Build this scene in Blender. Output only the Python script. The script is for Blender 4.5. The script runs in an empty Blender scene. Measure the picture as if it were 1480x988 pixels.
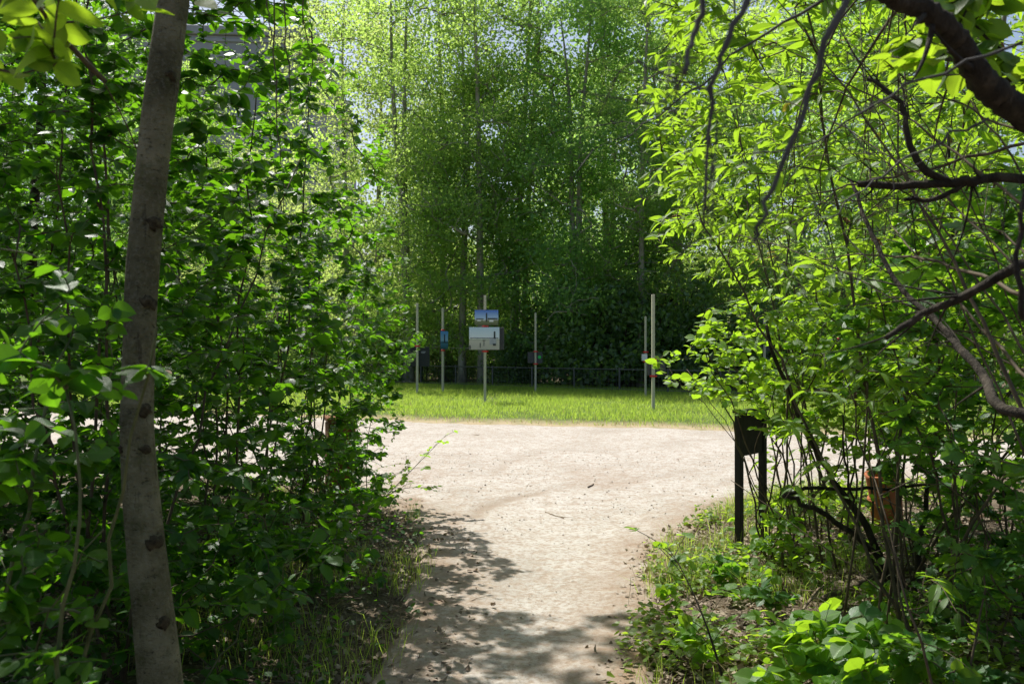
import bpy, math, random
import numpy as np
from mathutils import Vector

R = math.radians
rng = np.random.default_rng(11)
random.seed(5)
scene = bpy.context.scene
COL = scene.collection
F, CX, HY, EYE = 1280.0, 740.0, 500.0, 1.6      # focal length in photo pixels, image centre, horizon row, eye height


def at(px, py, Y):
    """point seen at photo pixel (px, py) when it stands Y metres ahead"""
    return np.array([(px - CX) / F * Y, Y, EYE - (py - HY) / F * Y])


# ------------------------------------------------------------------ object helpers
def tag(o, label=None, cat=None, group=None, kind=None):
    if label: o['label'] = label
    if cat: o['category'] = cat
    if group: o['group'] = group
    if kind: o['kind'] = kind
    return o


def empty(name, loc, rz=0.0, label=None, cat=None, group=None):
    o = bpy.data.objects.new(name, None)
    o.empty_display_size = 0.2
    COL.objects.link(o)
    o.location = [float(v) for v in loc]
    o.rotation_euler = (0, 0, rz)
    return tag(o, label, cat, group)


class MB:
    """collects vertices and faces, then links them as ONE mesh object"""
    def __init__(self):
        self.v, self.n = [], 0
        self.loops, self.tot, self.a, self.mi = [], [], [], []

    def add(self, V, Fs, attr=None, mat=0):
        V = np.asarray(V, dtype=np.float32).reshape(-1, 3)
        if attr is None: attr = np.zeros((len(V), 3), dtype=np.float32)
        self.v.append(V)
        self.a.append(np.asarray(attr, dtype=np.float32).reshape(-1, 3))
        for Fa in Fs:
            Fa = np.asarray(Fa, dtype=np.int32)
            if Fa.size == 0: continue
            self.loops.append((Fa + self.n).reshape(-1))
            self.tot.append(np.full(Fa.shape[0], Fa.shape[1], dtype=np.int32))
            self.mi.append(np.full(Fa.shape[0], mat, dtype=np.int32))
        self.n += len(V)
        return self

    def box(self, c, s, rz=0.0, tilt=None, mat=0, bev=0.0):
        sx, sy, sz = [x / 2 for x in s]
        b = min(bev, sx * .9, sy * .9, sz * .9)
        if b > 0:                                   # chamfered box: 24 vertices
            P, idx = [], {}
            for a in (-1, 1):
                for bb in (-1, 1):
                    for cc in (-1, 1):
                        for k in range(3):
                            q = [a * (sx - b), bb * (sy - b), cc * (sz - b)]
                            q[k] = (a, bb, cc)[k] * (sx, sy, sz)[k]
                            idx[(a, bb, cc, k)] = len(P); P.append(q)
            quads, tris = [], []
            for k in range(3):
                i, j = [(1, 2), (0, 2), (0, 1)][k]
                for s_ in (-1, 1):
                    f = []
                    for (u, w) in ((-1, -1), (1, -1), (1, 1), (-1, 1)):
                        t = [0, 0, 0]; t[k] = s_; t[i] = u; t[j] = w
                        f.append(idx[(t[0], t[1], t[2], k)])
                    quads.append(f)
            for k in range(3):
                i, j = [(1, 2), (0, 2), (0, 1)][k]
                for u in (-1, 1):
                    for w in (-1, 1):
                        f = []
                        for s_, kk in ((-1, i), (1, i), (1, j), (-1, j)):
                            t = [0, 0, 0]; t[k] = s_; t[i] = u; t[j] = w
                            f.append(idx[(t[0], t[1], t[2], kk)])
                        quads.append(f)
            for a in (-1, 1):
                for bb in (-1, 1):
                    for cc in (-1, 1):
                        tris.append([idx[(a, bb, cc, k)] for k in range(3)])
            V = np.array(P, dtype=float); Fs = [quads, tris]
        else:
            V = np.array([[a * sx, bb * sy, cc * sz] for a in (-1, 1) for bb in (-1, 1) for cc in (-1, 1)], dtype=float)
            Fs = [[[0, 1, 3, 2], [4, 6, 7, 5], [0, 4, 5, 1], [2, 3, 7, 6], [0, 2, 6, 4], [1, 5, 7, 3]]]
        if tilt is not None:
            m = np.array(tilt.to_matrix()) if hasattr(tilt, 'to_matrix') else np.array(tilt)
            V = V @ m.T
        ca, sa = math.cos(rz), math.sin(rz)
        V = V @ np.array([[ca, sa, 0], [-sa, ca, 0], [0, 0, 1]])
        return self.add(V + np.asarray(c, dtype=float), Fs, mat=mat)

    def tubes(self, P, Rr, sides=5, caps=True, mat=0, rough=0.0):
        """P (m,k,3) centre lines, Rr (m,k) radii"""
        P = np.asarray(P, dtype=float); Rr = np.asarray(Rr, dtype=float)
        if P.ndim == 2: P, Rr = P[None], Rr[None]
        m, k, _ = P.shape
        T = np.gradient(P, axis=1)
        T /= np.linalg.norm(T, axis=2, keepdims=True) + 1e-9
        ax = np.abs(T).max(axis=1).argmin(axis=1)
        ref = np.eye(3)[ax][:, None, :]
        U = np.cross(T, np.broadcast_to(ref, T.shape)); U /= np.linalg.norm(U, axis=2, keepdims=True) + 1e-9
        W = np.cross(T, U)
        ang = np.linspace(0, 2 * np.pi, sides, endpoint=False)
        rr = Rr[:, :, None] * np.ones(sides)
        if rough: rr = rr * (1 + rough * rng.normal(size=rr.shape))
        V = P[:, :, None, :] + rr[..., None] * (np.cos(ang)[:, None] * U[:, :, None, :] + np.sin(ang)[:, None] * W[:, :, None, :])
        i = np.arange(k - 1)[:, None] * sides; j = np.arange(sides)[None]; j2 = (j + 1) % sides
        q = np.stack([i + j, i + j2, i + sides + j2, i + sides + j], axis=-1).reshape(-1, 4)
        q = (q[None] + (np.arange(m) * k * sides)[:, None, None]).reshape(-1, 4)
        Fs = [q]
        if caps:
            c0 = np.arange(sides)[::-1][None] + (np.arange(m) * k * sides)[:, None]
            c1 = np.arange(sides)[None] + ((np.arange(m) + 1) * k * sides - sides)[:, None]
            Fs += [c0, c1]
        return self.add(V.reshape(-1, 3), Fs, mat=mat)

    def build(self, name, mats, parent=None, smooth=False, tagged=True):
        me = bpy.data.meshes.new(name)
        V = np.concatenate(self.v)
        L = np.concatenate(self.loops).astype(np.int32); T = np.concatenate(self.tot)
        S = np.concatenate([[0], np.cumsum(T)[:-1]]).astype(np.int32)
        me.vertices.add(len(V)); me.vertices.foreach_set('co', V.reshape(-1))
        me.loops.add(len(L)); me.loops.foreach_set('vertex_index', L)
        me.polygons.add(len(T)); me.polygons.foreach_set('loop_start', S)
        try: me.polygons.foreach_set('loop_total', T)
        except Exception: pass
        if not isinstance(mats, (list, tuple)): mats = [mats]
        for m in mats: me.materials.append(m)
        if len(mats) > 1: me.polygons.foreach_set('material_index', np.concatenate(self.mi))
        at_ = me.attributes.new('leaf', 'FLOAT_VECTOR', 'POINT')
        at_.data.foreach_set('vector', np.concatenate(self.a).reshape(-1))
        me.polygons.foreach_set('use_smooth', np.full(len(T), smooth))
        me.update(calc_edges=True); me.validate()
        o = bpy.data.objects.new(name, me)
        COL.objects.link(o)
        if parent is not None: o.parent = parent
        return o


def rot_z(V, a):
    c, s = math.cos(a), math.sin(a)
    return np.asarray(V) @ np.array([[c, s, 0], [-s, c, 0], [0, 0, 1]])


def copy_tree(o, parent=None):
    c = o.copy(); COL.objects.link(c); c.parent = parent
    for ch in [x for x in list(bpy.data.objects) if x.parent == o]: copy_tree(ch, c)
    return c


# ------------------------------------------------------------------ materials
def new_mat(name):
    m = bpy.data.materials.new(name); m.use_nodes = True
    nt = m.node_tree; nt.nodes.clear()
    return m, nt, nt.nodes.new('ShaderNodeOutputMaterial')


def nd(nt, t, **kw):
    n = nt.nodes.new(t)
    for k, v in kw.items():
        if k in n.inputs: n.inputs[k].default_value = v
        else: setattr(n, k, v)
    return n


def mix_col(nt, fac, a, b, blend='MIX'):
    n = nt.nodes.new('ShaderNodeMix'); n.data_type = 'RGBA'; n.blend_type = blend
    for sock, val in ((n.inputs[0], fac), (n.inputs[6], a), (n.inputs[7], b)):
        if hasattr(val, 'links') or hasattr(val, 'is_linked'): nt.links.new(val, sock)
        elif isinstance(val, (int, float)): sock.default_value = val
        else: sock.default_value = (*val[:3], 1)
    return n.outputs[2]


def ramp(nt, fac, stops):
    n = nt.nodes.new('ShaderNodeValToRGB')
    el = n.color_ramp.elements
    while len(el) < len(stops): el.new(0.5)
    for e, (p, c) in zip(el, stops):
        e.position = p
        e.color = (*c, 1) if not isinstance(c, (int, float)) else (c, c, c, 1)
    nt.links.new(fac, n.inputs[0])
    return n.outputs[0]


def math_n(nt, op, a, b=None, c=None):
    n = nt.nodes.new('ShaderNodeMath'); n.operation = op
    for i, v in enumerate((a, b, c)):
        if v is None: continue
        if isinstance(v, (int, float)): n.inputs[i].default_value = v
        else: nt.links.new(v, n.inputs[i])
    return n.outputs[0]


def noise(nt, scale, detail=4, rough=.55, vec=None, dist=0.0):
    n = nd(nt, 'ShaderNodeTexNoise', Scale=scale, Detail=detail, Roughness=rough, Distortion=dist)
    if vec is not None: nt.links.new(vec, n.inputs['Vector'])
    return n.outputs['Fac']


def obj_co(nt, scale=(1, 1, 1)):
    tc = nt.nodes.new('ShaderNodeTexCoord')
    mp = nt.nodes.new('ShaderNodeMapping'); mp.inputs['Scale'].default_value = scale
    nt.links.new(tc.outputs['Object'], mp.inputs['Vector'])
    return mp.outputs[0]


def leaf_mat(name, ca, cb, trans, tmix=.45, rough=.42, spec=.4, veins=False, odd=None, objvar=.25):
    """ca..cb: reflectance from darker to lighter leaves; trans: light let through"""
    m, nt, out = new_mat(name)
    a = nd(nt, 'ShaderNodeAttribute', attribute_name='leaf')
    sp = nt.nodes.new('ShaderNodeSeparateXYZ'); nt.links.new(a.outputs['Vector'], sp.inputs[0])
    oi = nt.nodes.new('ShaderNodeObjectInfo')
    r = math_n(nt, 'ADD', math_n(nt, 'MULTIPLY', sp.outputs[0], 1 - objvar), math_n(nt, 'MULTIPLY', oi.outputs['Random'], objvar))
    base = mix_col(nt, r, ca, cb)
    tr = mix_col(nt, r, [c * .72 for c in trans], [min(1, c * 1.2) for c in trans])
    if odd is not None:                              # a few yellowing or browned leaves
        f = math_n(nt, 'GREATER_THAN', sp.outputs[0], 1 - odd[0])
        base = mix_col(nt, f, base, odd[1]); tr = mix_col(nt, f, tr, odd[1])
    pb = nd(nt, 'ShaderNodeBsdfPrincipled', Roughness=rough)
    pb.inputs['Specular IOR Level'].default_value = spec
    if veins:
        av = math_n(nt, 'ABSOLUTE', sp.outputs[2])
        mid = math_n(nt, 'POWER', math_n(nt, 'SUBTRACT', 1.0, av), 14.0)
        ph = math_n(nt, 'SUBTRACT', math_n(nt, 'MULTIPLY', sp.outputs[1], 40.0), math_n(nt, 'MULTIPLY', av, 12.0))
        sv = math_n(nt, 'POWER', math_n(nt, 'ABSOLUTE', math_n(nt, 'SINE', ph)), 10.0)
        base = mix_col(nt, math_n(nt, 'MULTIPLY', mid, .6), base, [c * 2.2 for c in cb])
        tr = mix_col(nt, math_n(nt, 'MAXIMUM', math_n(nt, 'MULTIPLY', sv, .25), math_n(nt, 'MULTIPLY', mid, .5)), tr, [c * .55 for c in trans])
        bp = nd(nt, 'ShaderNodeBump', Strength=.35, Distance=.002)
        nt.links.new(math_n(nt, 'MULTIPLY', math_n(nt, 'ADD', sv, mid), -1.0), bp.inputs['Height'])
        nt.links.new(bp.outputs[0], pb.inputs['Normal'])
    nt.links.new(base, pb.inputs['Base Color'])
    tb = nt.nodes.new('ShaderNodeBsdfTranslucent'); nt.links.new(tr, tb.inputs['Color'])
    mx = nt.nodes.new('ShaderNodeMixShader'); mx.inputs[0].default_value = tmix
    nt.links.new(pb.outputs[0], mx.inputs[1]); nt.links.new(tb.outputs[0], mx.inputs[2])
    nt.links.new(mx.outputs[0], out.inputs[0])
    return m


def rough_mat(name, stops, scale=8, rough=.85, bump=.3, bdist=.01, stretch=(1, 1, 1), spec=.25, detail=6, bscale=None, metal=0.0):
    m, nt, out = new_mat(name)
    co = obj_co(nt, stretch)
    n1 = noise(nt, scale, detail, .6, co)
    pb = nd(nt, 'ShaderNodeBsdfPrincipled', Roughness=rough, Metallic=metal)
    pb.inputs['Specular IOR Level'].default_value = spec
    nt.links.new(ramp(nt, n1, stops), pb.inputs['Base Color'])
    n2 = noise(nt, bscale or scale * 4, 5, .6, co)
    bp = nd(nt, 'ShaderNodeBump', Strength=bump, Distance=bdist)
    nt.links.new(n2, bp.inputs['Height']); nt.links.new(bp.outputs[0], pb.inputs['Normal'])
    nt.links.new(pb.outputs[0], out.inputs[0])
    return m


def bark_pale(name):
    """grey-green smooth bark with dark short cross marks and lichen blotches"""
    m, nt, out = new_mat(name)
    co = obj_co(nt)
    big = noise(nt, 5, 5, .6, co)
    cross = noise(nt, 1, 4, .7, obj_co(nt, (40, 40, 75)))
    fine = noise(nt, 90, 3, .6, co)
    c = ramp(nt, big, [(.3, (.060, .056, .029)), (.5, (.175, .158, .09)), (.7, (.33, .30, .19))])
    c = mix_col(nt, ramp(nt, noise(nt, 17, 5, .65, co), [(.52, 0.0), (.64, .7)]), c, (.105, .105, .045))
    c = mix_col(nt, ramp(nt, noise(nt, 2, 4, .6, obj_co(nt, (34, 34, 3))), [(.60, 0.0), (.68, .6)]), c, (.04, .033, .02))
    c = mix_col(nt, ramp(nt, cross, [(.58, 0.0), (.68, .85)]), c, (.032, .028, .017))
    c = mix_col(nt, ramp(nt, fine, [(.52, 0.0), (.72, .5)]), c, (.27, .255, .19))
    pb = nd(nt, 'ShaderNodeBsdfPrincipled', Roughness=.85)
    pb.inputs['Specular IOR Level'].default_value = .2
    nt.links.new(c, pb.inputs['Base Color'])
    bp = nd(nt, 'ShaderNodeBump', Strength=1.0, Distance=.02)
    nt.links.new(math_n(nt, 'ADD', math_n(nt, 'MULTIPLY', cross, -1.0), math_n(nt, 'MULTIPLY', fine, .5)), bp.inputs['Height'])
    nt.links.new(bp.outputs[0], pb.inputs['Normal']); nt.links.new(pb.outputs[0], out.inputs[0])
    return m


def plain(name, col, rough=.6, spec=.4, var=.15):
    return rough_mat(name, [(.3, [c * (1 - var) for c in col]), (.7, [min(1, c * (1 + var)) for c in col])], 12, rough, .15, .004, spec=spec)


M = {}
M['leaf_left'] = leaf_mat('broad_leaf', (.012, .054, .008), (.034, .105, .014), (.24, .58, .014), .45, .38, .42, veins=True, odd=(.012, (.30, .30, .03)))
M['leaf_tree_near'] = leaf_mat('tree_leaf', (.026, .072, .016), (.060, .135, .026), (.48, .72, .03), .50, .4, .4, veins=True)
M['leaf_lance'] = leaf_mat('narrow_leaf', (.045, .115, .018), (.095, .180, .028), (.46, .74, .035), .50, .45, .4, veins=True, odd=(.045, (.46, .36, .05)))
M['leaf_bramble'] = leaf_mat('bramble_leaf', (.045, .120, .016), (.090, .185, .026), (.46, .76, .03), .50, .42, .45, veins=True, odd=(.012, (.20, .10, .04)))
M['leaf_lobed'] = leaf_mat('lobed_leaf', (.020, .078, .018), (.050, .135, .032), (.30, .60, .03), .45, .38, .5, veins=True)
M['leaf_small'] = leaf_mat('small_leaf', (.026, .078, .012), (.06, .135, .022), (.34, .58, .03), .45, .5, .3, odd=(.02, (.16, .09, .04)))
M['poplar'] = leaf_mat('poplar_leaf', (.066, .150, .048), (.125, .215, .070), (.62, .95, .17), .57, .42, .5, objvar=.3)
M['understory'] = leaf_mat('understory_leaf', (.040, .098, .036), (.080, .152, .052), (.40, .62, .10), .45, .34, .8, objvar=.3)
M['maple'] = leaf_mat('maple_leaf', (.050, .135, .052), (.105, .205, .074), (.54, .90, .18), .56, .42, .5, objvar=.3)
M['far_leaf'] = leaf_mat('pale_far_leaf', (.095, .155, .045), (.160, .225, .065), (.68, .86, .22), .54, .5, .4, objvar=.3)
M['grass'] = leaf_mat('grass_blade', (.105, .205, .034), (.195, .310, .058), (.64, .92, .11), .50, .5, .3, odd=(.03, (.38, .31, .14)))
M['dry_grass'] = leaf_mat('dry_grass_blade', (.20, .17, .075), (.38, .31, .15), (.30, .25, .10), .3, .7, .2)
M['groundcover'] = leaf_mat('weed_leaf', (.070, .140, .022), (.125, .205, .034), (.52, .74, .05), .48, .45, .4)
M['litter'] = leaf_mat('dead_leaf', (.085, .060, .040), (.46, .38, .285), (.18, .12, .06), .18, .75, .25, objvar=0)
M['bark_pale'] = bark_pale('pale_bark')
M['knot'] = rough_mat('knot_bark', [(.3, (.025, .019, .011)), (.55, (.07, .055, .03)), (.75, (.14, .115, .065))], 60, .9, .9, .006)
M['bark_poplar'] = rough_mat('poplar_bark', [(.3, (.14, .14, .105)), (.5, (.28, .27, .21)), (.72, (.42, .41, .34))], 5, .85, .5, .02, (1, 1, .35))
M['bark_dark'] = rough_mat('dark_bark', [(.3, (.014, .011, .008)), (.55, (.045, .036, .025)), (.75, (.11, .09, .066))], 26, .85, .9, .014, (1, 1, .5))
M['bark_twig'] = rough_mat('twig_bark', [(.3, (.055, .042, .026)), (.6, (.12, .092, .058)), (.8, (.19, .155, .105))], 18, .8, .4, .004)
M['bark_green'] = rough_mat('green_stem', [(.3, (.06, .075, .028)), (.7, (.13, .14, .055))], 18, .6, .3, .003)
M['bark_grey'] = rough_mat('grey_twig', [(.3, (.04, .038, .036)), (.6, (.085, .082, .078)), (.8, (.15, .145, .135))], 25, .8, .5, .004)
M['dead_wood'] = rough_mat('dead_wood', [(.3, (.13, .095, .06)), (.6, (.27, .215, .15)), (.8, (.40, .34, .26))], 14, .9, .5, .005, (1, 1, 1))
M['spike'] = rough_mat('dead_flower', [(.3, (.10, .05, .018)), (.7, (.30, .165, .06))], 60, .9, .8, .006)
M['pole'] = rough_mat('sawn_timber', [(.3, (.40, .385, .28)), (.55, (.50, .485, .36)), (.8, (.58, .555, .43))], 3, .7, .3, .002, (12, 12, 1))
M['red'] = plain('red_clamp', (.62, .025, .022), .45, .5)
M['board_back'] = plain('board_back', (.065, .065, .07), .6)
M['board_shaded'] = plain('board_shaded', (.022, .026, .028), .7)  # shadow over the leftmost board, put into its base colour
M['board_edge'] = plain('board_edge', (.05, .052, .055), .6)
M['black_metal'] = rough_mat('black_metal', [(.3, (.014, .0135, .012)), (.7, (.034, .031, .027))], 14, .7, .2, .002, spec=.3)
M['fence'] = rough_mat('fence_metal', [(.3, (.05, .055, .052)), (.7, (.10, .11, .105))], 9, .5, .2, .002, spec=.5)
M['terracotta'] = rough_mat('terracotta', [(.3, (.27, .085, .035)), (.55, (.40, .14, .06)), (.8, (.50, .21, .10))], 7, .85, .3, .004)
M['rust_wood'] = rough_mat('rust_brown_wood', [(.3, (.12, .05, .024)), (.55, (.21, .09, .042)), (.8, (.30, .15, .075))], 6, .85, .5, .006, (3, 3, .6))
M['concrete'] = rough_mat('wall_render', [(.3, (.36, .365, .37)), (.5, (.43, .43, .43)), (.75, (.48, .48, .475))], .6, .9, .2, .02, (1, 1, .25))
M['rail'] = plain('roof_railing', (.16, .17, .18), .5)
M['glass'] = plain('window_glass', (.03, .035, .04), .12, .6)
M['dark_timber'] = rough_mat('dark_timber', [(.3, (.018, .015, .012)), (.6, (.035, .03, .025)), (.8, (.06, .052, .042))], 5, .9, .4, .006, (1, 1, 6))
M['white_label'] = plain('white_label', (.72, .72, .74), .6)
M['green_dot'] = plain('green_disc', (.02, .62, .10), .5)
M['green_panel'] = plain('green_panel', (.05, .20, .09), .5)
M['plastic_black'] = plain('black_plastic', (.018, .018, .02), .28, .6)
M['plastic_grey'] = plain('grey_lid', (.36, .37, .40), .22, .6)
M['pebble'] = rough_mat('pebble', [(.3, (.20, .165, .13)), (.7, (.50, .44, .36))], 6, .9, .2, .002)


# ------------------------------------------------------------------ noise in numpy
def vnoise(x, y, seed=0):
    x = np.asarray(x, float); y = np.asarray(y, float)
    xi, yi = np.floor(x), np.floor(y)
    fx, fy = x - xi, y - yi
    fx = fx * fx * (3 - 2 * fx); fy = fy * fy * (3 - 2 * fy)
    def h(a, b):
        v = np.sin(a * 127.1 + b * 311.7 + seed * 74.7) * 43758.5453
        return v - np.floor(v)
    return (h(xi, yi) * (1 - fx) + h(xi + 1, yi) * fx) * (1 - fy) + (h(xi, yi + 1) * (1 - fx) + h(xi + 1, yi + 1) * fx) * fy


def fbm(x, y, seed=0, o=4):
    s, a, t = 0, .5, 0
    for i in range(o):
        s = s + a * vnoise(np.asarray(x) * 2 ** i, np.asarray(y) * 2 ** i, seed + i); t += a; a *= .5
    return s / t


def smooth(a, b, x):
    t = np.clip((np.asarray(x, float) - a) / (b - a), 0, 1)
    return t * t * (3 - 2 * t)


# ------------------------------------------------------------------ the ground
def path_left(Y):
    Y = np.asarray(Y, float)
    return np.interp(Y, [-6, 2, 4.2, 5.2, 6.8, 8.2, 9.2, 10.2, 11.2, 13], [-.9, -.75, -.64, -.56, -.62, -.86, -1.35, -3.0, -9, -24]) + .16 * (fbm(Y * 2.3, Y * 0, 3) - .5)


def path_right(Y):
    Y = np.asarray(Y, float)
    return np.interp(Y, [-6, 2, 4.2, 5.2, 6.8, 8.0, 9.3, 10.6, 12, 13.5], [.6, .56, .55, .72, 1.15, 1.65, 2.5, 5.0, 12, 26]) + .2 * (fbm(Y * 2.1, Y * 0 + 4, 8) - .5)


def turf_edge(X):
    X = np.asarray(X, float)
    return 18.0 - .375 * np.clip(X, -14, 14) + .9 * (fbm(X * .6, X * 0, 21) - .5) + .30 * (fbm(X * 5, X * 0, 23) - .5)


def fence_y(X): return 33.2 - .74 * X


def ground_z(X, Y):
    X = np.asarray(X, float); Y = np.asarray(Y, float)
    dl = path_left(Y) - X; dr = X - path_right(Y)
    d = np.maximum(dl, dr)
    verge = smooth(0.0, .9, d) * (.05 + .10 * fbm(X * 1.3, Y * 1.3, 31)) * (Y < 13)
    far = smooth(0, 5, Y - fence_y(X)) * .25 * fbm(X * .5, Y * .5, 5)
    return np.where(d > 0, verge, -.03) * (Y < 13.5) + far


def axis(lo, hi, core_lo, core_hi, step, growth=1.18):
    a = list(np.arange(core_lo, core_hi + 1e-6, step))
    s = step; v = a[-1]
    while v < hi: s *= growth; v += s; a.append(v)
    s = step; v = a[0]
    while v > lo: s *= growth; v -= s; a.insert(0, v)
    return np.array(a)


def sheet(name, xs, ys, zf, mat, attrf=None, keep=None):
    X, Y = np.meshgrid(xs, ys)
    V = np.stack([X, Y, zf(X, Y)], -1).reshape(-1, 3)
    nx, ny = len(xs), len(ys)
    i = np.arange(ny - 1)[:, None] * nx + np.arange(nx - 1)[None]
    q = np.stack([i, i + 1, i + nx + 1, i + nx], -1).reshape(-1, 4)
    b = MB(); b.add(V, [q], None if attrf is None else attrf(X, Y).reshape(-1, 3))
    return b.build(name, mat, smooth=True)


def ground_mat():
    m, nt, out = new_mat('forest_soil')
    co = obj_co(nt)
    c = ramp(nt, noise(nt, 3, 8, .65, co), [(.3, (.045, .033, .022)), (.5, (.105, .08, .055)), (.7, (.19, .15, .105))])
    c = mix_col(nt, ramp(nt, noise(nt, 60, 4, .7, co), [(.5, 0.0), (.68, .75)]), c, (.30, .25, .185))
    pb = nd(nt, 'ShaderNodeBsdfPrincipled', Roughness=.95); pb.inputs['Specular IOR Level'].default_value = .1
    nt.links.new(c, pb.inputs['Base Color'])
    bp = nd(nt, 'ShaderNodeBump', Strength=.9, Distance=.03)
    nt.links.new(noise(nt, 35, 6, .65, co), bp.inputs['Height']); nt.links.new(bp.outputs[0], pb.inputs['Normal'])
    nt.links.new(pb.outputs[0], out.inputs[0])
    return m


def path_mat():
    """trodden sandy grit: pale where walked, red-brown and littered toward the verges (attribute x = verge, y = scuff)"""
    m, nt, out = new_mat('sandy_grit')
    co = obj_co(nt)
    a = nd(nt, 'ShaderNodeAttribute', attribute_name='leaf')
    sp = nt.nodes.new('ShaderNodeSeparateXYZ'); nt.links.new(a.outputs['Vector'], sp.inputs[0])
    big = noise(nt, .9, 5, .6, co, .6)
    c = ramp(nt, big, [(.3, (.365, .338, .295)), (.5, (.460, .435, .392)), (.7, (.51, .49, .452))])
    mid = noise(nt, 7, 6, .65, co)
    c = mix_col(nt, ramp(nt, mid, [(.36, .75), (.56, 0.0)]), c, (.33, .265, .205))
    m2_ = noise(nt, 28, 5, .7, co)
    c = mix_col(nt, ramp(nt, m2_, [(.38, .65), (.52, 0.0)]), c, (.27, .205, .15))
    c = mix_col(nt, ramp(nt, m2_, [(.56, 0.0), (.68, .45)]), c, (.56, .53, .485))
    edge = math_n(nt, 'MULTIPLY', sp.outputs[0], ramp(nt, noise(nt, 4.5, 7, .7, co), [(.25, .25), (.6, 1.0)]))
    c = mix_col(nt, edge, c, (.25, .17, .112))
    c = mix_col(nt, math_n(nt, 'MULTIPLY', sp.outputs[1], .7), c, (.26, .20, .145))
    fine = noise(nt, 130, 3, .7, co)
    c = mix_col(nt, ramp(nt, fine, [(.28, .75), (.45, 0.0)]), c, (.17, .13, .095))
    c = mix_col(nt, ramp(nt, fine, [(.60, 0.0), (.74, .6)]), c, (.62, .55, .46))
    vo = nd(nt, 'ShaderNodeTexVoronoi', Scale=42.0); nt.links.new(co, vo.inputs['Vector'])
    grit = ramp(nt, vo.outputs['Distance'], [(.12, 1.0), (.24, 0.0)])
    gate = ramp(nt, noise(nt, 11, 3, .6, co), [(.5, 0.0), (.62, .8)])
    c = mix_col(nt, math_n(nt, 'MULTIPLY', grit, gate), c, (.22, .17, .125))
    pb = nd(nt, 'ShaderNodeBsdfPrincipled', Roughness=.95); pb.inputs['Specular IOR Level'].default_value = .12
    nt.links.new(c, pb.inputs['Base Color'])
    h = math_n(nt, 'ADD', math_n(nt, 'MULTIPLY', mid, .6), math_n(nt, 'ADD', math_n(nt, 'MULTIPLY', fine, .25), math_n(nt, 'MULTIPLY', math_n(nt, 'MULTIPLY', grit, gate), .25)))
    bp = nd(nt, 'ShaderNodeBump', Strength=.8, Distance=.03)
    nt.links.new(h, bp.inputs['Height']); nt.links.new(bp.outputs[0], pb.inputs['Normal'])
    nt.links.new(pb.outputs[0], out.inputs[0])
    return m


def turf_mat():
    m, nt, out = new_mat('meadow_turf')
    co = obj_co(nt)
    a = nd(nt, 'ShaderNodeAttribute', attribute_name='leaf')
    sp = nt.nodes.new('ShaderNodeSeparateXYZ'); nt.links.new(a.outputs['Vector'], sp.inputs[0])
    c = ramp(nt, noise(nt, 2.5, 6, .6, co), [(.3, (.06, .085, .025)), (.55, (.095, .135, .035)), (.75, (.16, .17, .06))])
    c = mix_col(nt, math_n(nt, 'MULTIPLY', sp.outputs[0], ramp(nt, noise(nt, 3, 5, .6, co), [(.25, .4), (.55, 1.0)])), c, (.36, .29, .18))
    pb = nd(nt, 'ShaderNodeBsdfPrincipled', Roughness=.95); pb.inputs['Specular IOR Level'].default_value = .1
    nt.links.new(c, pb.inputs['Base Color']); nt.links.new(pb.outputs[0], out.inputs[0])
    return m


sheet('ground', axis(-450, 450, -7, 7, .12), axis(-60, 900, 1, 13, .12), ground_z, ground_mat()).__setitem__('kind', 'structure')

# the path: a fork of trodden grit running from the viewer into a broad cross path
ys_ = np.concatenate([np.arange(-6, 2, .25), np.geomspace(2, 27, 330)])
us_ = np.linspace(0, 1, 260)
Yg = np.repeat(ys_[:, None], len(us_), 1)
Lg, Rg = path_left(Yg) - .12, path_right(Yg) + .12
# denser columns toward the middle of the view
ue = us_ + .0
Xg = Lg + (Rg - Lg) * ue[None]
edge_d = np.minimum(Xg - Lg, Rg - Xg)
zg = .006 + .012 * (fbm(Xg * 3, Yg * 3, 41) - .5) + .010 * (fbm(Xg * 11, Yg * 11, 47) - .5)
zg += .02 * smooth(.9, 0, edge_d) * (Yg < 11) - .06 * smooth(.10, 0.0, edge_d)
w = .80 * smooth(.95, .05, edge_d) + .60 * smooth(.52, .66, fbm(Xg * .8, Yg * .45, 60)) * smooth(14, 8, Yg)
def arc(cx, cy, r, a0, a1, wd):
    dx, dy = Xg - cx, Yg - cy
    dd = np.abs(np.hypot(dx, dy) - r); an = np.degrees(np.arctan2(dy, dx))
    return np.exp(-(dd / wd) ** 2) * smooth(a0, a0 + 8, an) * smooth(a1, a1 - 8, an)
scuff = arc(1.5, 8.2, 1.85, 125, 185, .10) + .6 * arc(3.1, 11.2, 3.3, 135, 190, .10)
scuff += .22 * arc(-.6, 13.2, 3.4, -95, -30, .12) + .22 * arc(-.9, 13.4, 4.6, -90, -25, .10) + .25 * arc(4.5, 15.0, 5.2, 150, 215, .12)
scuff *= .5 + fbm(Xg * 6, Yg * 6, 70)
nx, ny = len(us_), len(ys_)
i_ = np.arange(ny - 1)[:, None] * nx + np.arange(nx - 1)[None]
b = MB(); b.add(np.stack([Xg, Yg, zg - .012 * scuff], -1), [np.stack([i_, i_ + 1, i_ + nx + 1, i_ + nx], -1).reshape(-1, 4)],
                np.stack([np.clip(w, 0, 1), np.clip(scuff, 0, 1), w * 0], -1))
tag(b.build('path', path_mat(), smooth=True), kind='structure')

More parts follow.
